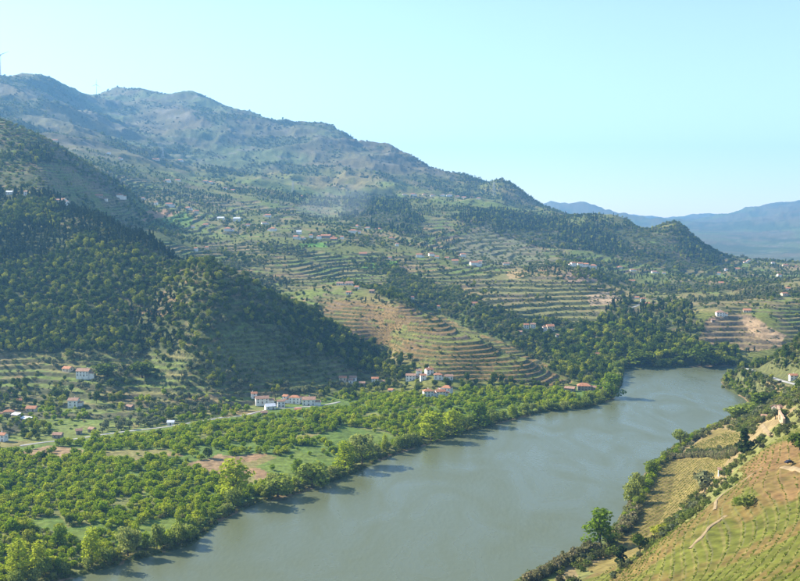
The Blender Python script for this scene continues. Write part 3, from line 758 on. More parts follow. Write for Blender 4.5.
for name, lab, mt, wd, pts in ROADS:
    o = poly3(pts)
    RP.append((name, lab, mt, wd, o))
    blocked[(seg_dist(X, Y, [tuple(p) for p in o[::3]] + [tuple(o[-1])]) < wd * .5 + 3) & (Y < 2200)] = 1
    if mt == 'road': blocked[(seg_dist(X, Y + 11, [tuple(p) for p in o[::3]] + [tuple(o[-1])]) < 10) & (Y < 2200)] = 1

# ---- named trees that stand out
def fbm2(wl, seed): return fbm(X, Y, wl, 3, seed)
d_orch = np.where(z_orch_trees, .96 - .75 * (fbm2(32, 301) > .3), 0) * (sd > 9)
scatter('forest', d_orch * sstep(.1, .3, fbm2(60, 303)) * .12, 9, .5, .9, 'orchard', 450, 1130)
scatter('scrub', d_orch * .25, 6, .6, 1.3, 'orchard', 450, 1130)
scatter('orchard', d_orch, 5.0, .5, 1.25, 'orchard', 450, 1130)
scatter('orchard', np.where(clear_green | clear_soil, .05, 0) * (sd > 8), 7, .7, 1.0, 'clearing', 450, 1130)
fgap = 1 - .5 * sstep(.18, .32, fbm2(85, 313))
scatter('olive', z_forest * (1 - fgap) * .5, 8, .8, 1.4, 'forest', 950, 1600)
pinew = sstep(.0, .3, fbm2(120, 311) + .25 * sstep(1180, 1400, Y))
scatter('scrub', z_forest * .3, 6, 1.0, 2.0, 'forest', 950, 1600)
scatter('pine', z_forest * fgap * pinew * .9, 6.4, .5, .95, 'forest', 950, 1600)
scatter('forest', z_forest * fgap * (1 - pinew) * .92, 6.2, .5, 1.0, 'forest', 950, 1600)
scatter('scrub', (z_wood & (Y < 3300)) * .5, 9, 1.2, 2.6, 'woods', 1200, 3300)
knob = np.exp(-((X - .273 * 2850) ** 2 + (Y - 2850) ** 2) / (2 * 90 ** 2))
scatter('scrub', (knob > .3) * .7, 9, 1.2, 2.6, 'woods', 2500, 3200)
scatter('forest', (knob > .3) * .4, 10, .5, .9, 'woods', 2500, 3200)
zw = z_wood * sstep(-.3, .15, fbm2(140, 305))
scatter('pine', (zw * (Y < 3300)) * .4, 10.5, .7, 1.05, 'woods', 1200, 3300)
scatter('forest', (zw * (Y < 3300)) * .45, 10.5, .8, 1.1, 'woods', 1200, 3300)
scatter('forest', z_valley_trees * .85, 8.5, .75, 1.15, 'far bank', 1150, 1480)
scatter('orchard', z_valley_trees * .35, 8, 1.0, 1.7, 'far bank', 1150, 1480)
scatter('scrub', z_valley_trees * .3, 7, 1, 2, 'far bank', 1150, 1480)
g_mid = mid & ~z_wood & ~z_valley_trees & ~z_far_terr & ~z_bush & ~knoll
scatter('forest', z_bush * .5, 8, .5, .95, 'middle slope', 1200, 1900)
scatter('scrub', z_bush * .75, 6, 1.0, 2.0, 'middle slope', 1200, 1900)
scatter('olive', z_bush * .4, 8, .8, 1.4, 'middle slope', 1200, 1900)
scatter('scrub', knoll * .35, 11, .8, 2.2, 'upper slope', 1900, 2900)
cl = fbm2(95, 321)
openf = 1 - .72 * (z_right_terr | (plot > .82) | z_green_terr)
d_mid = g_mid * (sstep(.0, .2, cl) * .72 + .08) * openf * (1 - heath)
mixn = fbm2(160, 331)
scatter('forest', d_mid * (mixn > -.1) * .8, 8, .35, .8, 'middle slope', 1200, 2000)
scatter('olive', d_mid * (mixn <= .05) * .9, 8.5, .8, 1.4, 'middle slope', 1200, 2000)
scatter('pine', d_mid * (mixn < -.15) * .5, 9, .35, .65, 'middle slope', 1200, 2000)
scatter('scrub', d_mid * .7, 8, .9, 1.9, 'middle slope', 1200, 2000)
scatter('forest', d_mid * (mixn > -.1) * .8, 10, .35, .85, 'upper slope', 2000, 3100)
scatter('pine', d_mid * (mixn <= -.1) * .6, 11, .35, .7, 'upper slope', 2000, 3100)
scatter('scrub', d_mid * .7, 11, 1.1, 2.2, 'upper slope', 2000, 3100)
scatter('scrub', g_mid * onrise * .28 * (1 - heath), 4.6, .4, .95, 'middle slope', 1200, 1900)
scatter('scrub', g_mid * onrise * .22 * (1 - heath), 6.5, .6, 1.3, 'upper slope', 1900, 2700)
up = (Y > 2900) & (Y < 6200)
cm = fbm2(230, 341) + .35 * fbm2(60, 343)
okm = (1 - vfar) * ~farr
scatter('scrub', up * okm * sstep(.02, .25, cm) * .7, 17, 1.5, 3.4, 'mountain', 2900, 6200, ulim=.43, tall=.3)
scatter('darkscrub', up * okm * (sstep(.1, .35, fbm2(90, 345)) * .5 + .02), 18, 1.2, 3.0, 'mountain', 2900, 6200, ulim=.43, tall=.3)
scatter('pine', up * okm * sstep(.15, .35, cm) * .7 * sstep(760, 350, Z), 16, .4, .85, 'mountain', 2900, 6200, ulim=.43)
scatter('forest', up * (1 - heath) * .5 * sstep(-.15, .1, cm), 14, .5, 1.0, 'mountain', 2900, 4200, ulim=.43)
# left fields
scatter('olive', z_fields * (sstep(-.02, .15, fbm2(60, 351)) * .8 + .05), 7.5, .8, 1.5, 'left terraces', 800, 1150)
scatter('scrub', z_fields * .1, 6, .6, 1.4, 'left terraces', 800, 1150)
scatter('forest', z_fields * sstep(.05, .25, fbm2(55, 361)) * .7, 8.5, .5, .9, 'left terraces', 800, 1150)
scatter('orchard', z_fields * sstep(.0, .2, fbm2(70, 363)) * .5 * (PYg > 395), 7, .8, 1.2, 'left terraces', 800, 1150)
scatter('scrub', z_shade_terr * .35, 6, .7, 1.6, 'shaded terraces', 950, 1200)
scatter('olive', z_shade_terr * (sstep(-.15, .15, fbm2(50, 371)) * .6 + .1), 8, .8, 1.4, 'shaded terraces', 950, 1200)
scatter('forest', z_shade_terr * sstep(.0, .25, fbm2(60, 373)) * .8, 9, .5, .9, 'shaded terraces', 950, 1200)
scatter('scrub', (z_spur | z_right_terr | z_far_terr) * onrise * .35, 6, .6, 1.2, 'vineyard walls', 1050, 2000)
scatter('scrub', (z_shade_terr | z_fields) * onrise * .5, 5, .5, 1.1, 'terrace walls', 850, 1200)
scatter('olive', z_spur * sstep(.2, .35, fbm2(60, 375)) * .6, 9, .7, 1.2, 'vineyard spur', 1050, 1500)
# foot of the slopes between orchard and terraces
gap = (Y > 950) & (Y < 1250) & (X > -150) & (X < 300) & ~z_spur & ~z_shade_terr & ~z_fields & ~z_forest & ~z_orch & (sd > 6)
scatter('forest', gap * .6, 8.5, .6, 1.0, 'hamlet gardens', 950, 1250)
scatter('olive', gap * .3, 8, .8, 1.3, 'hamlet gardens', 950, 1250)
# right bank
scr = z_right & ~z_near & ~z_field_r & ~z_field_r2 & (sd > 4)
cr = fbm2(38, 381)
scatter('scrub', scr * (sstep(-.15, .12, cr) * .85 + .12), 4.0, .6, 1.6, 'right bank', 380, 1180)
scatter('darkscrub', scr * sstep(.1, .3, fbm2(30, 383)) * .6, 5.5, .8, 1.7, 'right bank', 380, 1180)
scatter('forest', z_right_scrub * (sstep(-.2, .1, cr) * .7 + .15), 8, .55, .95, 'right bank wood', 750, 1200)
scatter('pine', z_right_scrub * sstep(0, .3, fbm2(60, 385)) * .6, 9, .5, .8, 'right bank wood', 750, 1200)
scatter('olive', scr * sstep(.1, .3, fbm2(45, 387)) * .4, 8, .7, 1.2, 'right bank', 380, 1180)
scatter('darkscrub', z_near * .004, 6, .5, 1.0, 'near vineyard', 250, 500)

# riverside belts
def along(bank, step, off0, off1):
    pts = []
    for (x1, y1), (x2, y2) in zip(bank[:-1], bank[1:]):
        L_ = math.hypot(x2 - x1, y2 - y1); k = max(1, int(L_ / step))
        nx, ny = -(y2 - y1) / L_, (x2 - x1) / L_
        for i in range(k):
            f = (i + random.random()) / k; o_ = random.uniform(off0, off1)
            pts.append((x1 + (x2 - x1) * f + nx * o_, y1 + (y2 - y1) * f + ny * o_))
    return pts
def belt(kind, bank, step, o0, o1, s0, s1, zname, keep=lambda x, y: True, prob=1.0):
    for x, y in along(bank, step, o0, o1):
        if abs(x / y) > .5 or random.random() > prob or not keep(x, y): continue
        if float(near_val(sd, x, y)) < .5 or float(near_val(blocked, x, y)) > .5: continue
        s = random.uniform(s0, s1)
        PL[kind].append((x, y, float(ground(x, y)), s, s * random.uniform(.8, 1.25), zname))
lb = left_bank[3:]
belt('willow', lb, 9, 3, 9, .45, .95, 'left bank')
belt('willow', lb, 26, 5, 14, .8, 1.15, 'left bank')
belt('scrub', lb, 1.8, .8, 3.5, .4, 1.2, 'left bank')
belt('willow', lb, 16, 1.5, 4, .25, .5, 'left bank')
belt('poplar', lb, 34, 6, 18, .45, .8, 'left bank')
belt('orchard', lb, 6, 8, 16, .8, 1.3, 'left bank')
belt('alder', lb, 60, 6, 14, .4, .6, 'left bank')
belt('willow', left_bank[-2:] + far_bank[:2], 9, 2, 9, .5, 1.0, 'far bank')
belt('scrub', left_bank[-2:] + far_bank[:2], 3, 1, 5, .8, 1.6, 'far bank')
rb = right_bank[::-1]
belt('willow', rb, 10, 3, 8, .3, .62, 'right bank', lambda x, y: y > 600)
belt('scrub', rb, 2.4, 1, 6, .7, 1.5, 'right bank')
belt('orchard', rb, 7, 4, 9, .7, 1.1, 'right bank', lambda x, y: y > 600)
# reed beds
def reed_line(pts, step, wid, s0, s1):
    o = poly3(pts, step)
    for x, y in o:
        for _ in range(3):
            xx, yy = x + random.uniform(-wid, wid), y + random.uniform(-wid, wid)
            s = random.uniform(s0, s1)
            PL['reed'].append((xx, yy, float(ground(xx, yy)), s, s * random.uniform(.85, 1.15), 'reeds'))
reed_line([(528,584),(548,573),(570,561),(590,551),(603,546)], 1.6, 2.6, .85, 1.2)
reed_line([(622,534),(630,522),(634,510)], 1.8, 3.0, .8, 1.2)
reed_line([(668,457),(690,457),(710,456),(735,455)], 1.8, 1.6, .7, 1.0)

def hedge(pts, wid, n, kinds, zname='right bank'):
    o = poly3(pts, 2.0)
    for x, y in o:
        for _ in range(n):
            k_, s0, s1 = random.choice(kinds)
            xx, yy = x + random.uniform(-wid, wid), y + random.uniform(-wid, wid) * 1.6
            s = random.uniform(s0, s1)
            PL[k_].append((xx, yy, float(ground(xx, yy)), s, s * random.uniform(.8, 1.2), zname))
HK = [('scrub', .6, 1.5), ('scrub', .6, 1.5), ('darkscrub', .7, 1.7), ('olive', .5, 1.0), ('darkscrub', .5, 1.0)]
hedge([(612,578),(632,562),(650,548),(668,534),(686,518)], 4, 1, HK)
hedge([(686,518),(696,502),(708,490),(722,476),(738,462),(748,450)], 6, 2, HK)
hedge([(748,450),(764,440),(780,432),(800,424)], 5, 1, HK)
hedge([(740,424),(752,416),(768,412),(790,402),(805,396)], 6, 2, HK)
hedge([(728,386),(740,378),(755,384),(770,392),(785,396),(800,392)], 9, 3, HK + [('forest', .4, .7)])
hedge([(690,452),(715,452),(740,450)], 3, 1, HK)

# vines along the terrace edges
for zmask, nm, prob, rowsAt in ((z_near, 'near vineyard', .9, (.72,)), (z_spur, 'vineyard spur', .5, (.58,)), (z_right_terr, 'far vineyard', .3, (.58,)), (z_shade_terr, 'shaded terraces', .4, (.58,)), (z_far_terr, 'far bend vineyard', .4, (.58,))):
    for at_ in rowsAt:
        hit = (np.floor(q[1:] + (1 - at_)) != np.floor(q[:-1] + (1 - at_))) & zmask[1:] & (tstr[1:] > .2) & vis[1:] & (blocked[1:] < .5)
        hit[:, 1:] |= (np.floor(q[1:, 1:] + (1 - at_)) != np.floor(q[1:, :-1] + (1 - at_))) & zmask[1:, 1:] & (tstr[1:, 1:] > .2) & (blocked[1:, 1:] < .5)
        jx_, ix_ = np.nonzero(hit)
        sel = rng.random(len(jx_)) < prob * (.8 if nm == 'near vineyard' else 1)
        for j, i in zip(jx_[sel] + 1, ix_[sel]):
            s = random.uniform(.45, 1.05) * (1.1 if nm != 'near vineyard' else .8)
            PL['vine'].append((float(X[j, i]) + random.uniform(-.4, .4), float(Y[j, i]) + random.uniform(-.4, .4), float(Z[j, i]) - .1, s, s, nm))

# ------------------------------------------------------------------ plants: build
def put_tree(kind, var, x, y, z, s, h, label, cat, group, name, parts=True, matname=None):
    whole, crown, trunk = PROTO[kind, var]
    rz = random.uniform(0, 6.28)
    if not parts or trunk is None:
        o = whole.copy(); o.name = name; C.objects.link(o)
        o.location = (x, y, z); o.rotation_euler = (0, 0, rz); o.scale = (s, s, h)
        return tag(o, label, cat, group)
    r = empty(name, (x, y, z), rz); r.scale = (s, s, h)
    for nm, src in (("crown", crown), ("trunk", trunk)):
        c_ = src.copy(); c_.name = nm; C.objects.link(c_); c_.parent = r
    return tag(r, label, cat, group)

def stuff_points(name, label, items, protos):
    """the remaining plants of a kind: points that carry one of the plant meshes each"""
    if not items: return
    P_ = np.array([i[:5] for i in items], np.float32)
    me_ = bpy.data.meshes.new(name)
    me_.vertices.add(len(P_)); me_.vertices.foreach_set("co", P_[:, :3].ravel())
    a_ = me_.attributes.new("size", 'FLOAT_VECTOR', 'POINT'); a_.data.foreach_set("vector", np.stack([P_[:, 3], P_[:, 3], P_[:, 4]], 1).ravel())
    a_ = me_.attributes.new("turn", 'FLOAT_VECTOR', 'POINT'); tr = np.zeros((len(P_), 3), np.float32); tr[:, 2] = rng.random(len(P_)) * 6.28; a_.data.foreach_set("vector", tr.ravel())
    a_ = me_.attributes.new("pick", 'INT', 'POINT'); a_.data.foreach_set("value", rng.integers(0, len(protos), len(P_)).astype(np.int32))
    o = bpy.data.objects.new(name, me_); C.objects.link(o)
    ng = bpy.data.node_groups.new(name, 'GeometryNodeTree')
    ng.interface.new_socket("Geometry", in_out='INPUT', socket_type='NodeSocketGeometry')
    ng.interface.new_socket("Geometry", in_out='OUTPUT', socket_type='NodeSocketGeometry')
    N, L_ = ng.nodes, ng.links
    gi, go = N.new("NodeGroupInput"), N.new("NodeGroupOutput")
    iop = N.new("GeometryNodeInstanceOnPoints"); jn = N.new("GeometryNodeJoinGeometry")
    for p_ in reversed(protos):
        oi = N.new("GeometryNodeObjectInfo"); oi.inputs["Object"].default_value = p_; oi.inputs["As Instance"].default_value = False
        gt = N.new("GeometryNodeGeometryToInstance")
        L_.new(oi.outputs["Geometry"], gt.inputs[0]); L_.new(gt.outputs[0], jn.inputs[0])
    def attr(nm, tp):
        n_ = N.new("GeometryNodeInputNamedAttribute"); n_.data_type = tp; n_.inputs["Name"].default_value = nm
        return n_.outputs["Attribute"]
    L_.new(gi.outputs[0], iop.inputs["Points"]); L_.new(jn.outputs[0], iop.inputs["Instance"])
    iop.inputs["Pick Instance"].default_value = True
    L_.new(attr("pick", 'INT'), iop.inputs["Instance Index"])
    L_.new(attr("turn", 'FLOAT_VECTOR'), iop.inputs["Rotation"])
    L_.new(attr("size", 'FLOAT_VECTOR'), iop.inputs["Scale"])
    L_.new(iop.outputs[0], go.inputs[0])
    md = o.modifiers.new("plants", 'NODES'); md.node_group = ng
    tag(o, label, None, None, "stuff")

ORD = ['', 'second ', 'third ', 'fourth ', 'fifth ', 'sixth ', 'seventh ', 'eighth ', 'ninth ', 'tenth ', 'eleventh ', 'twelfth ', 'thirteenth ', 'fourteenth ', 'fifteenth ', 'sixteenth ']
NAMES = {'orchard': ('fruit_tree', 'round bright green fruit tree', 'tree'), 'forest': ('oak_tree', 'rounded dark green broadleaf tree', 'tree'), 'pine': ('pine_tree', 'dark blue-green pine', 'tree'),
         'olive': ('olive_tree', 'small grey-green olive tree', 'tree'), 'willow': ('willow_tree', 'spreading pale green willow', 'tree'), 'poplar': ('poplar_tree', 'slender yellow-green poplar', 'tree'),
         'alder': ('alder_tree', 'fresh green alder', 'tree'), 'scrub': ('shrub', 'low green shrub', 'shrub'), 'darkscrub': ('broom_shrub', 'dark brownish broom shrub', 'shrub'), 'reed': ('reed_clump', 'pale brown clump of tall reeds', 'reeds'), 'vine': ('vine', 'small leafy vine', 'vine')}
WHERE = {'orchard': 'in the dense orchard on the river plain', 'clearing': 'standing alone in a clearing of the river plain', 'forest': 'in the dark forest on the left slope', 'woods': 'in the dark woods on the middle slopes',
         'far bank': 'in the wood along the far river bank', 'middle slope': 'between terraces on the middle slope', 'upper slope': 'high on the slope under the mountain', 'mountain': 'on the bare mountain side',
         'left terraces': 'among the sunny field terraces on the left', 'shaded terraces': 'on the shaded terraces below the forest', 'vineyard walls': 'on a terrace wall of the vineyards', 'terrace walls': 'on a terrace wall at the left',
         'vineyard spur': 'on the terraced vineyard spur', 'hamlet gardens': 'between the hamlets at the foot of the slopes', 'right bank': 'on the scrubby right bank', 'right bank wood': 'in the wood above the right bank road',
         'near vineyard': 'on the near vineyard hillside', 'left bank': 'in the belt along the left bank', 'reeds': 'in the reed bed', 'far vineyard': '', 'far bend vineyard': ''}
MASS = {'orchard': ("orchard_trees", "mass of round green fruit trees covering the river plain"), 'forest': ("broadleaf_woods", "dark green broadleaf trees covering the slopes"), 'pine': ("pine_woods", "dark pines covering the slopes"),
        'olive': ("olive_groves", "grey-green olive groves on the slopes"), 'willow': ("willow_thicket", "pale green willow thicket along the banks"), 'scrub': ("scrub", "low green scrub on slopes and banks"),
        'darkscrub': ("broom_scrub", "dark brownish scrub on the right bank"), 'reed': ("reed_bed", "pale brown reed beds on the right bank"), 'vine': ("vines", "rows of small vines along the terraces"), 'poplar': ("poplars", "poplars along the bank"), 'alder': ("alders", "alders along the bank")}

# trees that stand out, each by itself: kind, column, row of foot, height px, width px, label
STAND = [
 ('poplar',234,501,46,34,'tallest tree of the left bank, broad yellow-green poplar at the water'),
 ('alder',600,546,40,34,'lone tall bright green tree at the end of the reed bed on the right bank'),
 ('willow',276,498,22,32,'grey-green willow at the water just right of the tallest poplar'),
 ('willow',311,490,27,34,'broad grey-green willow overhanging the water, second right of the tallest poplar'),
 ('alder',297,474,16,15,'small fresh green tree behind the broad willow'),
 ('poplar',345,470,30,22,'yellow-green poplar on the left bank beyond the broad willow'),
 ('willow',362,464,30,30,'large rounded willow on the left bank near the yellow field'),
 ('poplar',432,440,30,26,'pair-forming pale poplar on the middle of the left bank, left one'),
 ('poplar',455,436,27,22,'pair-forming pale poplar on the middle of the left bank, right one'),
 ('alder',478,425,24,26,'rounded green tree on the left bank above the grassy inlet'),
 ('poplar',513,419,15,8,'slim poplar beside the grassy inlet on the left bank'),
 ('poplar',92,566,42,20,'tall slender poplar at the lower left water edge'),
 ('poplar',18,580,44,26,'tall poplar in the lower left corner'),
 ('poplar',40,574,36,20,'slender poplar next to the lower left corner tree'),
 ('alder',58,548,24,18,'bright green young tree on the lower left meadow edge'),
 ('willow',128,556,30,24,'pale willow at the water beside the lower left meadow'),
 ('willow',157,549,28,16,'upright pale willow on the lower left bank'),
 ('willow',178,545,24,14,'narrow pale willow at the bend of the lower left bank'),
 ('alder',613,405,26,22,'rounded green tree on the tip of the left bank point'),
 ('forest',640,366,16,30,'broad dark tree on the far bank, left of the water end'),
 ('forest',700,366,22,34,'big dark rounded tree on the far bank where the river ends'),
 ('forest',718,366,18,24,'big dark tree at the right end of the far bank'),
 ('forest',764,407,18,24,'large rounded green tree on the right bank bulge'),
 ('scrub',747,507,13,20,'lone round dark green bush on the near vineyard hillside'),
 ('alder',738,505,8,10,'light green shrub beside the lone dark bush'),
 ('pine',621,568,24,14,'dark upright bush beside the near reed bed'),
 ('forest',640,552,20,18,'dark rounded tree in the hedge below the near vineyard'),
 ('forest',660,538,16,18,'green rounded tree in the middle of the lower hedge'),
 ('olive',705,492,22,26,'broad grey-green tree in the hedge beside the river field'),
 ('pine',746,455,26,18,'tall dark tree at the bend of the hedge below the stone wall'),
 ('forest',800,450,20,26,'dark tree at the right edge above the parked car'),
 ('willow',634,497,24,18,'rounded pale willow at the right bank, near the reeds'),
 ('willow',640,486,20,15,'rounded pale willow at the right bank beside the river field'),
 ('willow',651,475,16,15,'small green willow at the corner of the river field'),
 ('willow',680,445,16,16,'willow on the right bank above the hedge strip'),
 ('willow',742,417,14,34,'long low dark green thicket tree at the river bend'),
 ('forest',107,376,14,26,'spreading dark tree right of the white farmhouse'),
 ('forest',142,378,18,24,'big round dark tree on the field terraces'),
 ('forest',70,358,10,10,'small rounded tree above the white farmhouse'),
]
used = []
for kind, px, py, hp_, wp_, lab in STAND:
    x, y, z = spot(px, py)
    if float(near_val(sd, x, y)) < 1.5:      # a foot that falls on water moves to the nearest bank
        uu = float(ray(px, 290)[0])
        cand = sorted((abs(k), k) for k in range(-60, 61))
        for _, k in cand:
            if float(near_val(sd, uu * (y + k), y + k)) > 1.5:
                y += k; x = uu * y; break
        z = float(ground(x, y))
    h = hp_ * y / FPX / HEIGHT[kind]
    wd = wp_ * y / FPX / {'orchard': 5, 'forest': 7.2, 'pine': 5, 'olive': 4.6, 'willow': 9.5, 'poplar': 7.2, 'alder': 10, 'scrub': 4, }[kind]
    used.append((x, y, wd * 3))
    put_tree(kind, random.randrange(4), x, y, z, wd, h, lab, NAMES[kind][2], None, NAMES[kind][0])

LAND = [('near the white farmhouse', 84,376), ('near the left picture edge', 0,330), ('near the roadside hamlet', 285,404), ('near the tallest poplar', 234,500), ('beside the red soil clearing', 230,468), ('near the lower left corner', 15,560),
        ('near the lower left meadow', 150,530), ('near the broad willow at the water', 311,490), ('beside the yellow-green field', 360,440), ('near the white-walled village', 435,390), ('near the grassy inlet', 515,412), ('near the riverside mill', 584,390),
        ('below the forest crest', 150,260), ('near the lower end of the wooded spur', 350,345), ('in the middle of the forest', 110,310), ('near the forest foot', 180,345), ('by the end of the river', 680,366), ('near the road and van', 790,386), ('near the stone retaining wall', 782,420),
        ('beside the long river field', 680,500), ('near the lone bright green tree', 600,545), ('near the parked dark car', 789,467), ('near the reed hedge strip', 700,456), ('near the valley road', 120,434), ('at the left hamlet', 20,415), ('near the houses over the forest', 61,204),
        ('near the hollow village', 550,330), ('near the pale bare field', 600,298), ('near the hilltop hamlet', 450,260), ('near the large village', 310,238), ('under the high crest', 45,95), ('under the mountain middle', 250,140), ('near the ridge village', 440,195), ('near the wooded knob', 672,235), ('near the valley head', 750,265), ('near the far bend vineyard', 735,335), ('in the bottom right corner', 780,570)]
LAND_XY = np.array([l_[1:] for l_ in LAND], float)
tree_count = {}
for kind, items in PL.items():
    if not items: continue
    base = 'scrub' if kind == 'darkscrub' else kind
    items = [i for i in items if all((i[0] - a) ** 2 + (i[1] - b_) ** 2 > r_ * r_ for a, b_, r_ in used)]
    P_ = np.array([i[:5] for i in items], float)
    app = P_[:, 4] / P_[:, 1]
    px_, py_ = unray(P_[:, 0] / P_[:, 1], (P_[:, 2] + HEIGHT[base] * .6 * P_[:, 4] - HC) / P_[:, 1])
    jj_, ii_ = gidx(P_[:, 0], P_[:, 1])
    seen = ((P_[:, 2] + .7 * HEIGHT[base] * P_[:, 4] - HC) / P_[:, 1]) >= near_val(run, P_[:, 0], P_[:, 1]) - .0005
    app = np.where((px_ > -4) & (px_ < 804) & (py_ < 584) & seen, app, 0)
    nind = 0 if kind == 'vine' else 300
    order = np.argsort(-app)
    ind = [k for k in order[:nind] if app[k] > 0]
    rest = [items[k] for k in set(range(len(items))) - set(ind)]
    nm, look, cat = NAMES[kind]
    for k in ind:
        x, y, z, s, h, zn = items[k]
        side = ''
        lab = look + ' ' + WHERE[zn]
        lab += ', ' + LAND[int(np.argmin(((LAND_XY - (px_[k], py_[k])) ** 2).sum(1)))][0]
        if len(lab.split()) > 16: lab = look + ' ' + lab.split(', ')[1]
        if kind == 'darkscrub':
            o = random.choice(PROTO_DARK).copy(); o.name = nm; C.objects.link(o)
            o.location = (x, y, z); o.rotation_euler = (0, 0, random.uniform(0, 6.28)); o.scale = (s, s, h)
            tag(o, lab, cat, lab.replace(look, nm.replace('_', ' ') + 's'))
        else:
            put_tree(kind, random.randrange(4), x, y, z, s, h, lab, cat, lab.replace(look, nm.replace('_', ' ') + 's'), nm)
    protos = PROTO_DARK if kind == 'darkscrub' else [PROTO[kind, v][0] for v in range(4)]
    stuff_points(MASS[kind][0], MASS[kind][1], rest, protos)
    tree_count[kind] = (len(items), len(ind))
print("PLANTS", tree_count)

# ------------------------------------------------------------------ roads and tracks
for name, lab, mt, wd, o in RP:
    V, F = [], []
    tg = np.gradient(o, axis=0); tg /= np.linalg.norm(tg, axis=1)[:, None] + 1e-9
    nrm = np.stack([-tg[:, 1], tg[:, 0]], 1)
    offs = np.linspace(-.5, .5, 7)
    zz = np.stack([ground(o[:, 0] + nrm[:, 0] * f_ * wd, o[:, 1] + nrm[:, 1] * f_ * wd) for f_ in offs], 1)
    lift = np.full(7, .3); lift[0] = lift[-1] = -.35
    for i in range(len(o)):
        for k, f_ in enumerate(offs):
            ff = f_ * (1 + .12 * math.sin(i * .7) * (abs(f_) > .4))
            V.append((o[i, 0] + nrm[i, 0] * ff * wd, o[i, 1] + nrm[i, 1] * ff * wd, zz[i, k] + lift[k]))
    for i in range(len(o) - 1):
        for k in range(6):
            a = i * 7 + k
            F.append((a, a + 1, a + 8, a + 7))
    r_ = mesh_obj(name, V, F, M[mt], smooth=True)
    tag(r_, lab, None, None, "structure")

# ------------------------------------------------------------------ houses
def box(x0, x1, y0, y1, z0, z1):
    v = [(x0, y0, z0), (x1, y0, z0), (x1, y1, z0), (x0, y1, z0), (x0, y0, z1), (x1, y0, z1), (x1, y1, z1), (x0, y1, z1)]
    return v, [(0, 3, 2, 1), (4, 5, 6, 7), (0, 1, 5, 4), (1, 2, 6, 5), (2, 3, 7, 6), (3, 0, 4, 7)]

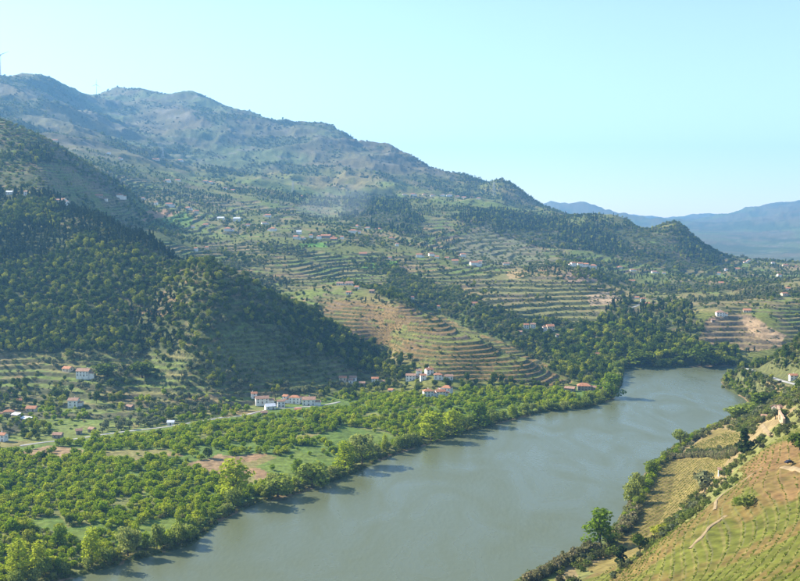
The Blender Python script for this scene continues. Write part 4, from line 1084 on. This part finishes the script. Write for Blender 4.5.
def house(x, y, z, w, kd, rz, label, group, detail):
    style, st = kd[0], int(kd[1])
    d = max(3.2 if style == 'p' else 5.0, min(w * random.uniform(.6, .85), 10))
    h = {1: 3.0, 2: 5.2}[st] * random.uniform(.9, 1.15)
    if style == 'b': h = 2.8
    wall = {'w': 'wall_white', 'c': 'wall_cream' if random.random() < .35 else 'wall_white', 'o': 'wall_white', 's': 'wall_stone', 'g': 'wall_white', 'b': 'wall_cream' if random.random() < .5 else 'wall_stone', 'r': 'wall_stone', 'p': 'wall_white'}[style]
    roof = {'w': 'roof_red', 'c': 'roof_red', 'o': 'roof_old', 's': 'roof_old', 'g': 'roof_grey', 'b': 'roof_red', 'r': 'roof_red', 'p': 'roof_old'}[style]
    if style == 'w' and random.random() < .3: roof = 'roof_old'
    hipped = style in 'wcr' and w > 8 and random.random() < .55
    rr = min(d * .26, 2.6)
    nm = {'s': 'stone_ruin', 'b': 'barn', 'g': 'grey_roofed_house'}.get(style, 'house')
    R_ = empty(nm, (x, y, z), rz)
    a, b_ = w / 2, d / 2
    # walls, with gables where the roof has them
    v, f = box(-a, a, -b_, b_, -3, h)
    if not hipped:
        v += [(-a, 0, h + rr), (a, 0, h + rr)]
        f = [g for g in f if g != (4, 5, 6, 7)] + [(4, 8, 7), (5, 6, 9), ]
        f += [(4, 5, 9, 8), (7, 8, 9, 6)]
    mesh_obj("wall", v, f, M[wall], R_)
    ov, t = .5, .22
    if hipped:
        q_ = min(a * .6, b_)
        top = [(-a - ov, -b_ - ov, h + .02), (a + ov, -b_ - ov, h + .02), (a + ov, b_ + ov, h + .02), (-a - ov, b_ + ov, h + .02), (-a + q_, 0, h + rr + .2), (a - q_, 0, h + rr + .2)]
        low = [(p[0], p[1], p[2] - .2) for p in top[:4]]
        v = top + low
        f = [(0, 1, 5, 4), (1, 2, 5), (2, 3, 4, 5), (3, 0, 4), (0, 6, 7, 1), (1, 7, 8, 2), (2, 8, 9, 3), (3, 9, 6, 0), (6, 9, 8, 7)]
    else:
        sl = rr / b_
        e = h - ov * sl + .06; p = h + rr + .06
        v = [(-a - ov, -b_ - ov, e), (a + ov, -b_ - ov, e), (a + ov, 0, p), (-a - ov, 0, p), (-a - ov, b_ + ov, e), (a + ov, b_ + ov, e)]
        v += [(q0, q1, q2 + t) for q0, q1, q2 in v]
        f = [(0, 3, 2, 1), (3, 4, 5, 2), (6, 7, 8, 9), (9, 8, 11, 10), (0, 1, 7, 6), (4, 10, 11, 5), (0, 6, 9, 3), (3, 9, 10, 4), (1, 2, 8, 7), (2, 5, 11, 8)]
    rf = mesh_obj("roof", v, f, M[roof], R_)
    if st == 2 and random.random() < .7:
        cx, cy = a * random.uniform(-.5, .5), b_ * .35
        v, f = box(cx - .35, cx + .35, cy - .3, cy + .3, h + .2, h + rr + 1.0)
        mesh_obj("chimney", v, f, M[wall], rf)
    if w > 8.5 and style in 'wcor':
        # a lower wing at one end, with its own roof
        sg = random.choice((-1, 1)); ww, wd2, wh = w * .42, d * .62, h * .62
        x0, x1 = (a - .2, a + ww) if sg > 0 else (-a - ww, -a + .2)
        yc = random.uniform(-.25, .15) * d; pk = wh + wd2 * .24
        v, f = box(x0, x1, yc - wd2 / 2, yc + wd2 / 2, -3, wh); v += [(x0, yc, pk), (x1, yc, pk)]
        f = [g for g in f if g != (4, 5, 6, 7)] + [(4, 8, 7), (5, 6, 9)]
        wg = mesh_obj("wing", v, f, M[wall], R_)
        o_ = .35; sl = .48; e = wh - o_ * sl + .05
        v = [(x0 - o_, yc - wd2 / 2 - o_, e), (x1 + o_, yc - wd2 / 2 - o_, e), (x1 + o_, yc, pk + .05), (x0 - o_, yc, pk + .05), (x0 - o_, yc + wd2 / 2 + o_, e), (x1 + o_, yc + wd2 / 2 + o_, e)]
        v += [(q0, q1, q2 + .2) for q0, q1, q2 in v]
        mesh_obj("wing_roof", v, [(0, 3, 2, 1), (3, 4, 5, 2), (6, 7, 8, 9), (9, 8, 11, 10), (0, 1, 7, 6), (4, 10, 11, 5), (0, 6, 9, 3), (3, 9, 10, 4), (1, 2, 8, 7), (2, 5, 11, 8)], M[random.choice((roof, 'roof_old'))], wg)
    if detail and style != 'p':
        k = max(1, int(w / 3.2)); fl_ = st if style != 'b' else 1
        for s_ in range(fl_):
            for i in range(k):
                cx = -a + (i + .5) * w / k
                z0 = .95 + 2.45 * s_
                if z0 + 1.25 > h: continue
                if s_ == 0 and i == k // 2:
                    v, f = box(cx - .55, cx + .55, -b_ - .04, -b_ + .05, .02, 2.1)
                    mesh_obj("door", v, f, M['wood'], R_)
                    continue
                v, f = box(cx - .5, cx + .5, -b_ - .03, -b_ + .05, z0, z0 + 1.3)
                wi = mesh_obj("window", v, f, M['glass'], R_)
                v, f = box(cx - .62, cx + .62, -b_ - .1, -b_ + .04, z0 - .14, z0 - .02)
                mesh_obj("sill", v, f, M['wall_stone'], wi)
        for sgn in (-1, 1):
            v, f = box(*((a - .05, a + .03) if sgn > 0 else (-a - .03, -a + .05)), -.5, .5, h * .55, h * .55 + 1.2)
            mesh_obj("window", v, f, M['glass'], R_)
    tag(R_, label, 'house' if nm not in ('barn', 'stone_ruin') else {'barn': 'barn', 'stone_ruin': 'ruin'}[nm], group)
    return R_

LOOK = {'w': 'white house with terracotta roof', 'c': 'pale house with bright terracotta roof', 'o': 'white house with weathered brown roof', 's': 'small grey stone ruin', 'g': 'white building with pale grey roof', 'b': 'low building with long terracotta roof', 'r': 'large stone building with terracotta roof', 'p': 'tiny white hut'}
from collections import defaultdict
byc = defaultdict(list)
for h_ in HP: byc[h_[0]].append(h_)
for cl_, hs_ in byc.items():
    kinds = defaultdict(list)
    for h_ in sorted(hs_, key=lambda t_: t_[6]):
        kinds[h_[5][0]].append(h_)
    for st_, lst in kinds.items():
        for i, (c_, x, y, z, w, kd, px) in enumerate(lst):
            if len(lst) == 1: which = ''
            elif i == 0: which = 'leftmost '
            elif i == len(lst) - 1: which = 'rightmost '
            else: which = ORD[i] if i else ''
            base = LOOK[st_]
            lab = (which + base + (' from the left' if which and which not in ('leftmost ', 'rightmost ') else '') + ', ' + cl_)
            lab = ' '.join(lab.split()[:16])
            # ground level of the plot: the lowest foot of the front, so that no corner hovers
            house(x, y, z, w, kd, random.uniform(-.45, .45), lab, 'houses of the ' + cl_, y < 1700)

# sheds with white sloping roofs at the left edge
for (px, py, wpx, lab) in ((16,417,9,'smaller white sheet-roofed shed at the left edge of the plain'), (26,421,13,'longer white sheet-roofed shed at the left edge of the plain')):
    x, y, z = spot(px, py); w = wpx * y / FPX
    r_ = empty("greenhouse_shed", (x, y, z), -.5)
    v, f = box(-w / 2, w / 2, -2, 2, -1, 2.2); mesh_obj("wall", v, f, M['wall_stone'], r_)
    v = [(-w / 2 - .3, -2.6, 2.25), (w / 2 + .3, -2.6, 2.25), (w / 2 + .3, 2.4, 3.6), (-w / 2 - .3, 2.4, 3.6)]; v += [(a, b_, c_ + .15) for a, b_, c_ in v]
    mesh_obj("roof", v, [(0, 3, 2, 1), (4, 5, 6, 7), (0, 1, 5, 4), (1, 2, 6, 5), (2, 3, 7, 6), (3, 0, 4, 7)], M['white_metal'], r_)
    tag(r_, lab, 'shed')

# ------------------------------------------------------------------ retaining wall by the lane on the right bank
def stone_wall(name, pts, h, label, mat, thick=.8):
    o = poly3(pts, 3.0)
    tg = np.gradient(o, axis=0); tg /= np.linalg.norm(tg, axis=1)[:, None] + 1e-9
    nr = np.stack([-tg[:, 1], tg[:, 0]], 1)
    V, F = [], []
    for p, n_ in zip(o, nr):
        zg = float(ground(p[0], p[1]))
        hh = h * random.uniform(.93, 1.07)
        for s_, zz in ((-1, zg - 2), (-.8, zg + hh), (.8, zg + hh), (1, zg - 2)):
            V.append((p[0] + n_[0] * thick * .5 * s_, p[1] + n_[1] * thick * .5 * s_, zz))
    for i in range(len(o) - 1):
        for k in range(3):
            a = i * 4 + k; F.append((a, a + 1, a + 5, a + 4))
    e = (len(o) - 1) * 4
    F += [(3, 2, 1, 0), (e, e + 1, e + 2, e + 3)]
    w_ = mesh_obj(name, V, F, mat)
    tag(w_, label, 'wall')
stone_wall("retaining_wall", [(778,413),(780,420),(784,427)], 5.0, "tall ochre stone retaining wall below the right bank fields", M['ochre_wall'], 1.5)

# ------------------------------------------------------------------ vine rows on the flat river fields
def vine_rows(poly_px, p0, p1, spacing, label, group):
    a = np.array(spot(*p0)[:2]); b2 = np.array(spot(*p1)[:2])
    d = (b2 - a) / np.linalg.norm(b2 - a); nn_ = np.array([-d[1], d[0]])
    src = [PROTO['vine', v][0].data for v in range(4)]
    pv = [np.array([v.co[:] for v in me_.vertices]) for me_ in src]
    pf = [np.array([p.vertices[:] for p in me_.polygons]) for me_ in src]
    for k in range(-14, 15):
        V, F, n0 = [], [], 0
        for s_ in np.arange(-160, 160, 1.7):
            p = a + nn_ * k * spacing + d * (s_ + random.uniform(-.3, .3))
            if p[1] < 100: continue
            zg = float(ground(p[0], p[1]))
            qx, qy = unray(p[0] / p[1], (zg - HC) / p[1])
            if not in_poly(np.array([qx]), np.array([qy]), poly_px)[0] or random.random() < .12: continue
            if float(near_val(sd, p[0], p[1])) < 7: continue
            i = random.randrange(4)
            an = random.uniform(-.3, .3) + math.atan2(d[1], d[0]); ca_, sa_ = math.cos(an), math.sin(an)
            sc = random.uniform(.45, .8)
            vv = pv[i][::1] * sc
            V.append(np.stack([vv[:, 0] * ca_ - vv[:, 1] * sa_ + p[0], vv[:, 0] * sa_ + vv[:, 1] * ca_ + p[1], vv[:, 2] + zg], 1)); F.append(pf[i] + n0); n0 += len(vv)
        if n0 < 200: continue
        o = mesh_obj("vine_row", np.concatenate(V), np.concatenate(F), M['vine'])
        tag(o, label, 'vines', group)
vine_rows([(656,468),(670,461),(726,459),(718,472),(698,493),(664,520),(640,545),(628,540),(632,515)], (690,480), (655,510), 3.4, "row of young vines on the long straw-coloured river field", "vine rows on the long river field")
vine_rows([(694,446),(716,432),(738,434),(744,444),(733,451),(694,453)], (718,445), (710,449), 3.4, "row of young vines on the small field above the reed hedge", "vine rows on the small river field")

# ------------------------------------------------------------------ wind turbines on the crest
def turbine(px, py, hpx, label, ph):
    u, t = ray(px, py)
    i = int(np.interp(u, us, uidx)); k = int(np.argmax(tt[:, i]))
    y = math.exp(vsr[k]); x = float(u) * y; z = float(ground(x, y))
    hub = hpx * y / FPX
    r_ = empty("wind_turbine", (x, y, z), 0)
    v, f = tube([(0, 0, -5), (0, 0, hub * .5), (0, 0, hub)], [hub * .03, hub * .024, hub * .016], 12); mesh_obj("tower", v, f, M['white_metal'], r_, True)
    s_ = hub / 60
    v, f = box(-1.7 * s_, 1.7 * s_, -3 * s_, 6 * s_, hub - 1.2 * s_, hub + 2.2 * s_); mesh_obj("nacelle", v, f, M['white_metal'], r_)
    v, f = tube([(0, 0, -.1), (0, 0, 1.5 * s_), (0, 0, 2.4 * s_)], [1.6 * s_, 1.3 * s_, .2 * s_], 10)
    hb = mesh_obj("hub", [(a, -3 * s_ - c_, b_ + hub + .5 * s_) for a, b_, c_ in v], f, M['white_metal'], r_)
    for b_ in range(3):
        a = ph + b_ * 2.0944; ca_, sa_ = math.cos(a), math.sin(a)
        L_ = hub * .55
        pr = [(0, .5, .5), (.12, 1.5, .5), (.25, 1.6, .35), (.6, .95, .22), (1, .2, .08)]
        V, F = [], []
        for (q_, wdt, th2) in pr:
            for (e0, e1) in ((-wdt, 0), (0, -th2), (wdt * .6, 0), (0, th2)):
                lx, lz = e0 * s_, q_ * L_
                V.append((lx * ca_ + lz * sa_, -4.2 * s_ + e1 * s_, hub + .5 * s_ - lx * sa_ + lz * ca_))
        for i2 in range(4):
            for k2 in range(4):
                F.append((i2 * 4 + k2, i2 * 4 + (k2 + 1) % 4, i2 * 4 + 4 + (k2 + 1) % 4, i2 * 4 + 4 + k2))
        mesh_obj("blade", V, F, M['white_metal'], hb)
    tag(r_, label, 'wind turbine', 'wind turbines on the crest')
turbine(96.5, 92, 10, "wind turbine standing in the dip of the mountain crest", .1)
turbine(0.5, 77, 19, "wind turbine cut by the left edge of the picture", 1.2)

# ------------------------------------------------------------------ power pylons
def pylon(px, py, hpx, label):
    x, y, z = spot(px, py); H = hpx * y / FPX
    r_ = empty("power_pylon", (x, y, z), .4)
    def bar(p, q_, t=.22):
        p, q_ = Vector(p), Vector(q_); d = (q_ - p).normalized(); a = d.orthogonal().normalized() * t; b_ = d.cross(a)
        vv = [p + a, p + b_, p - a, p - b_, q_ + a, q_ + b_, q_ - a, q_ - b_]
        return [tuple(v) for v in vv], [(k, (k + 1) % 4, 4 + (k + 1) % 4, 4 + k) for k in range(4)]
    W_ = H * .11
    for sx_ in (-1, 1):
        for sy_ in (-1, 1):
            v, f = bar((sx_ * W_, sy_ * W_, -2), (sx_ * W_ * .22, sy_ * W_ * .22, H), .3); mesh_obj("leg", v, f, M['metal'], r_)
    lat = []
    for k in range(7):
        z0, z1 = H * k / 7, H * (k + 1) / 7
        w0, w1 = W_ * (1 - .78 * k / 7), W_ * (1 - .78 * (k + 1) / 7)
        for s_ in (-1, 1):
            lat += [bar((-w0, s_ * w0, z0), (w1, s_ * w1, z1), .16), bar((w0, s_ * w0, z0), (-w1, s_ * w1, z1), .16), bar((s_ * w0, -w0, z0), (s_ * w1, w1, z1), .16)]
    v, f = join(lat); mesh_obj("lattice", v, f, M['metal'], r_)
    for zz in (.72, .84, .95):
        v, f = join([bar((-H * .16, 0, H * zz), (H * .16, 0, H * zz), .25), bar((-H * .16, 0, H * zz), (0, 0, H * (zz + .04)), .15), bar((H * .16, 0, H * zz), (0, 0, H * (zz + .04)), .15)])
        mesh_obj("cross_arm", v, f, M['metal'], r_)
    tag(r_, label, 'pylon', 'power pylons')
pylon(163, 158, 11, "faint lattice power pylon beside the highest houses under the mountain")
pylon(293, 193, 12, "faint lattice power pylon on the hazy slope in the middle")
pylon(494, 196, 14, "faint lattice power pylon near the saddle of the ridge")

# ------------------------------------------------------------------ parked vehicles
def vehicle(name, px, py, rz, label, cat, body_mat, L_=4.3, W_=1.75, H_=1.5, van=False):
    x, y, z = spot(px, py)
    zz = max(float(ground(x + a, y + b_)) for a in (-2, 0, 2) for b_ in (-1, 0, 1)) + .25
    r_ = empty(name, (x, y, zz), rz)
    prof = [(-.5, .22), (-.5, .55), (-.36, .62), (-.22, .98), (.2, 1.0), (.34, .64), (.5, .56), (.5, .22)] if not van else [(-.5, .2), (-.5, .98), (-.45, 1.0), (.2, 1.0), (.36, .62), (.5, .52), (.5, .2)]
    k = len(prof)
    V = [(p * L_, s_ * W_ / 2 * (.84 if q_ > .7 else 1), q_ * H_) for s_ in (-1, 1) for p, q_ in prof]
    F = [tuple(range(k)), tuple(range(2 * k - 1, k - 1, -1))] + [(i, i + k, (i + 1) % k + k, (i + 1) % k) for i in range(k)]
    mesh_obj("body", V, F, body_mat, r_)
    for s_ in (-1, 1):
        v, f = box(-.2 * L_, .22 * L_, min(s_ * W_ * .44, s_ * W_ * .475), max(s_ * W_ * .44, s_ * W_ * .475), H_ * .68, H_ * .9); mesh_obj("window", v, f, M['glass'], r_)
        for e in (-.31, .31):
            c_ = [(e * L_ + .31 * math.cos(t_), .31 + .31 * math.sin(t_)) for t_ in np.linspace(0, 6.283, 13)[:-1]]
            y0, y1 = s_ * (W_ / 2 - .12), s_ * (W_ / 2 + .04)
            V = [(a, y0, b_) for a, b_ in c_] + [(a, y1, b_) for a, b_ in c_]
            F = [(i, (i + 1) % 12, 12 + (i + 1) % 12, 12 + i) for i in range(12)] + [tuple(range(11, -1, -1)), tuple(range(12, 24))]
            mesh_obj("wheel", V, F, M['rubber'], r_)
    tag(r_, label, cat)
vehicle("parked_car", 789, 467, .3, "small dark car parked on the track of the near hillside", 'car', M['car'])
vehicle("delivery_van", 797, 387, -.4, "white van standing on the road beside the right bank house", 'van', M['van'], 5.2, 2.0, 2.3, True)
# ------------------------------------------------------------------ air
def add_haze():
    x0, x1, y0, y1, z0, z1 = -9600, 9600, -300, 14300, -8, 1300
    vv = [(x, y, z) for x in (x0, x1) for y in (y0, y1) for z in (z0, z1)]
    ff = [(0, 1, 3, 2), (4, 6, 7, 5), (0, 4, 5, 1), (2, 3, 7, 6), (0, 2, 6, 4), (1, 5, 7, 3)]
    m, nn, ll = new_mat("haze")
    nn.remove(nn["Principled BSDF"])
    pv = nn.new("ShaderNodeVolumePrincipled")
    pv.inputs["Color"].default_value = (.22, .54, 1, 1)
    pv.inputs["Density"].default_value = 8e-5
    pv.inputs["Anisotropy"].default_value = .2
    ll.new(pv.outputs[0], nn["Material Output"].inputs["Volume"])
    o = mesh_obj("haze", vv, ff, m)
    tag(o, "thin blue haze filling the whole valley", None, None, "stuff")
add_haze()
def add_smoke():
    import bmesh
    bm = bmesh.new(); bmesh.ops.create_icosphere(bm, subdivisions=3, radius=1)
    me_ = bpy.data.meshes.new("smoke"); bm.to_mesh(me_); bm.free()
    x, y, z = spot(334, 216)
    o = bpy.data.objects.new("smoke", me_); C.objects.link(o)
    o.location = (x, y - 60, z + 20); o.scale = (110, 140, 60); o.rotation_euler = (0, -.35, .2)
    m, nn, ll = new_mat("smoke")
    nn.remove(nn["Principled BSDF"])
    pv = nn.new("ShaderNodeVolumePrincipled"); pv.inputs["Color"].default_value = (.8, .9, 1, 1); pv.inputs["Density"].default_value = 5e-4
    ll.new(pv.outputs[0], nn["Material Output"].inputs["Volume"]); me_.materials.append(m)
    tag(o, "thin pale smoke drifting over the middle slope", None, None, "stuff")
add_smoke()
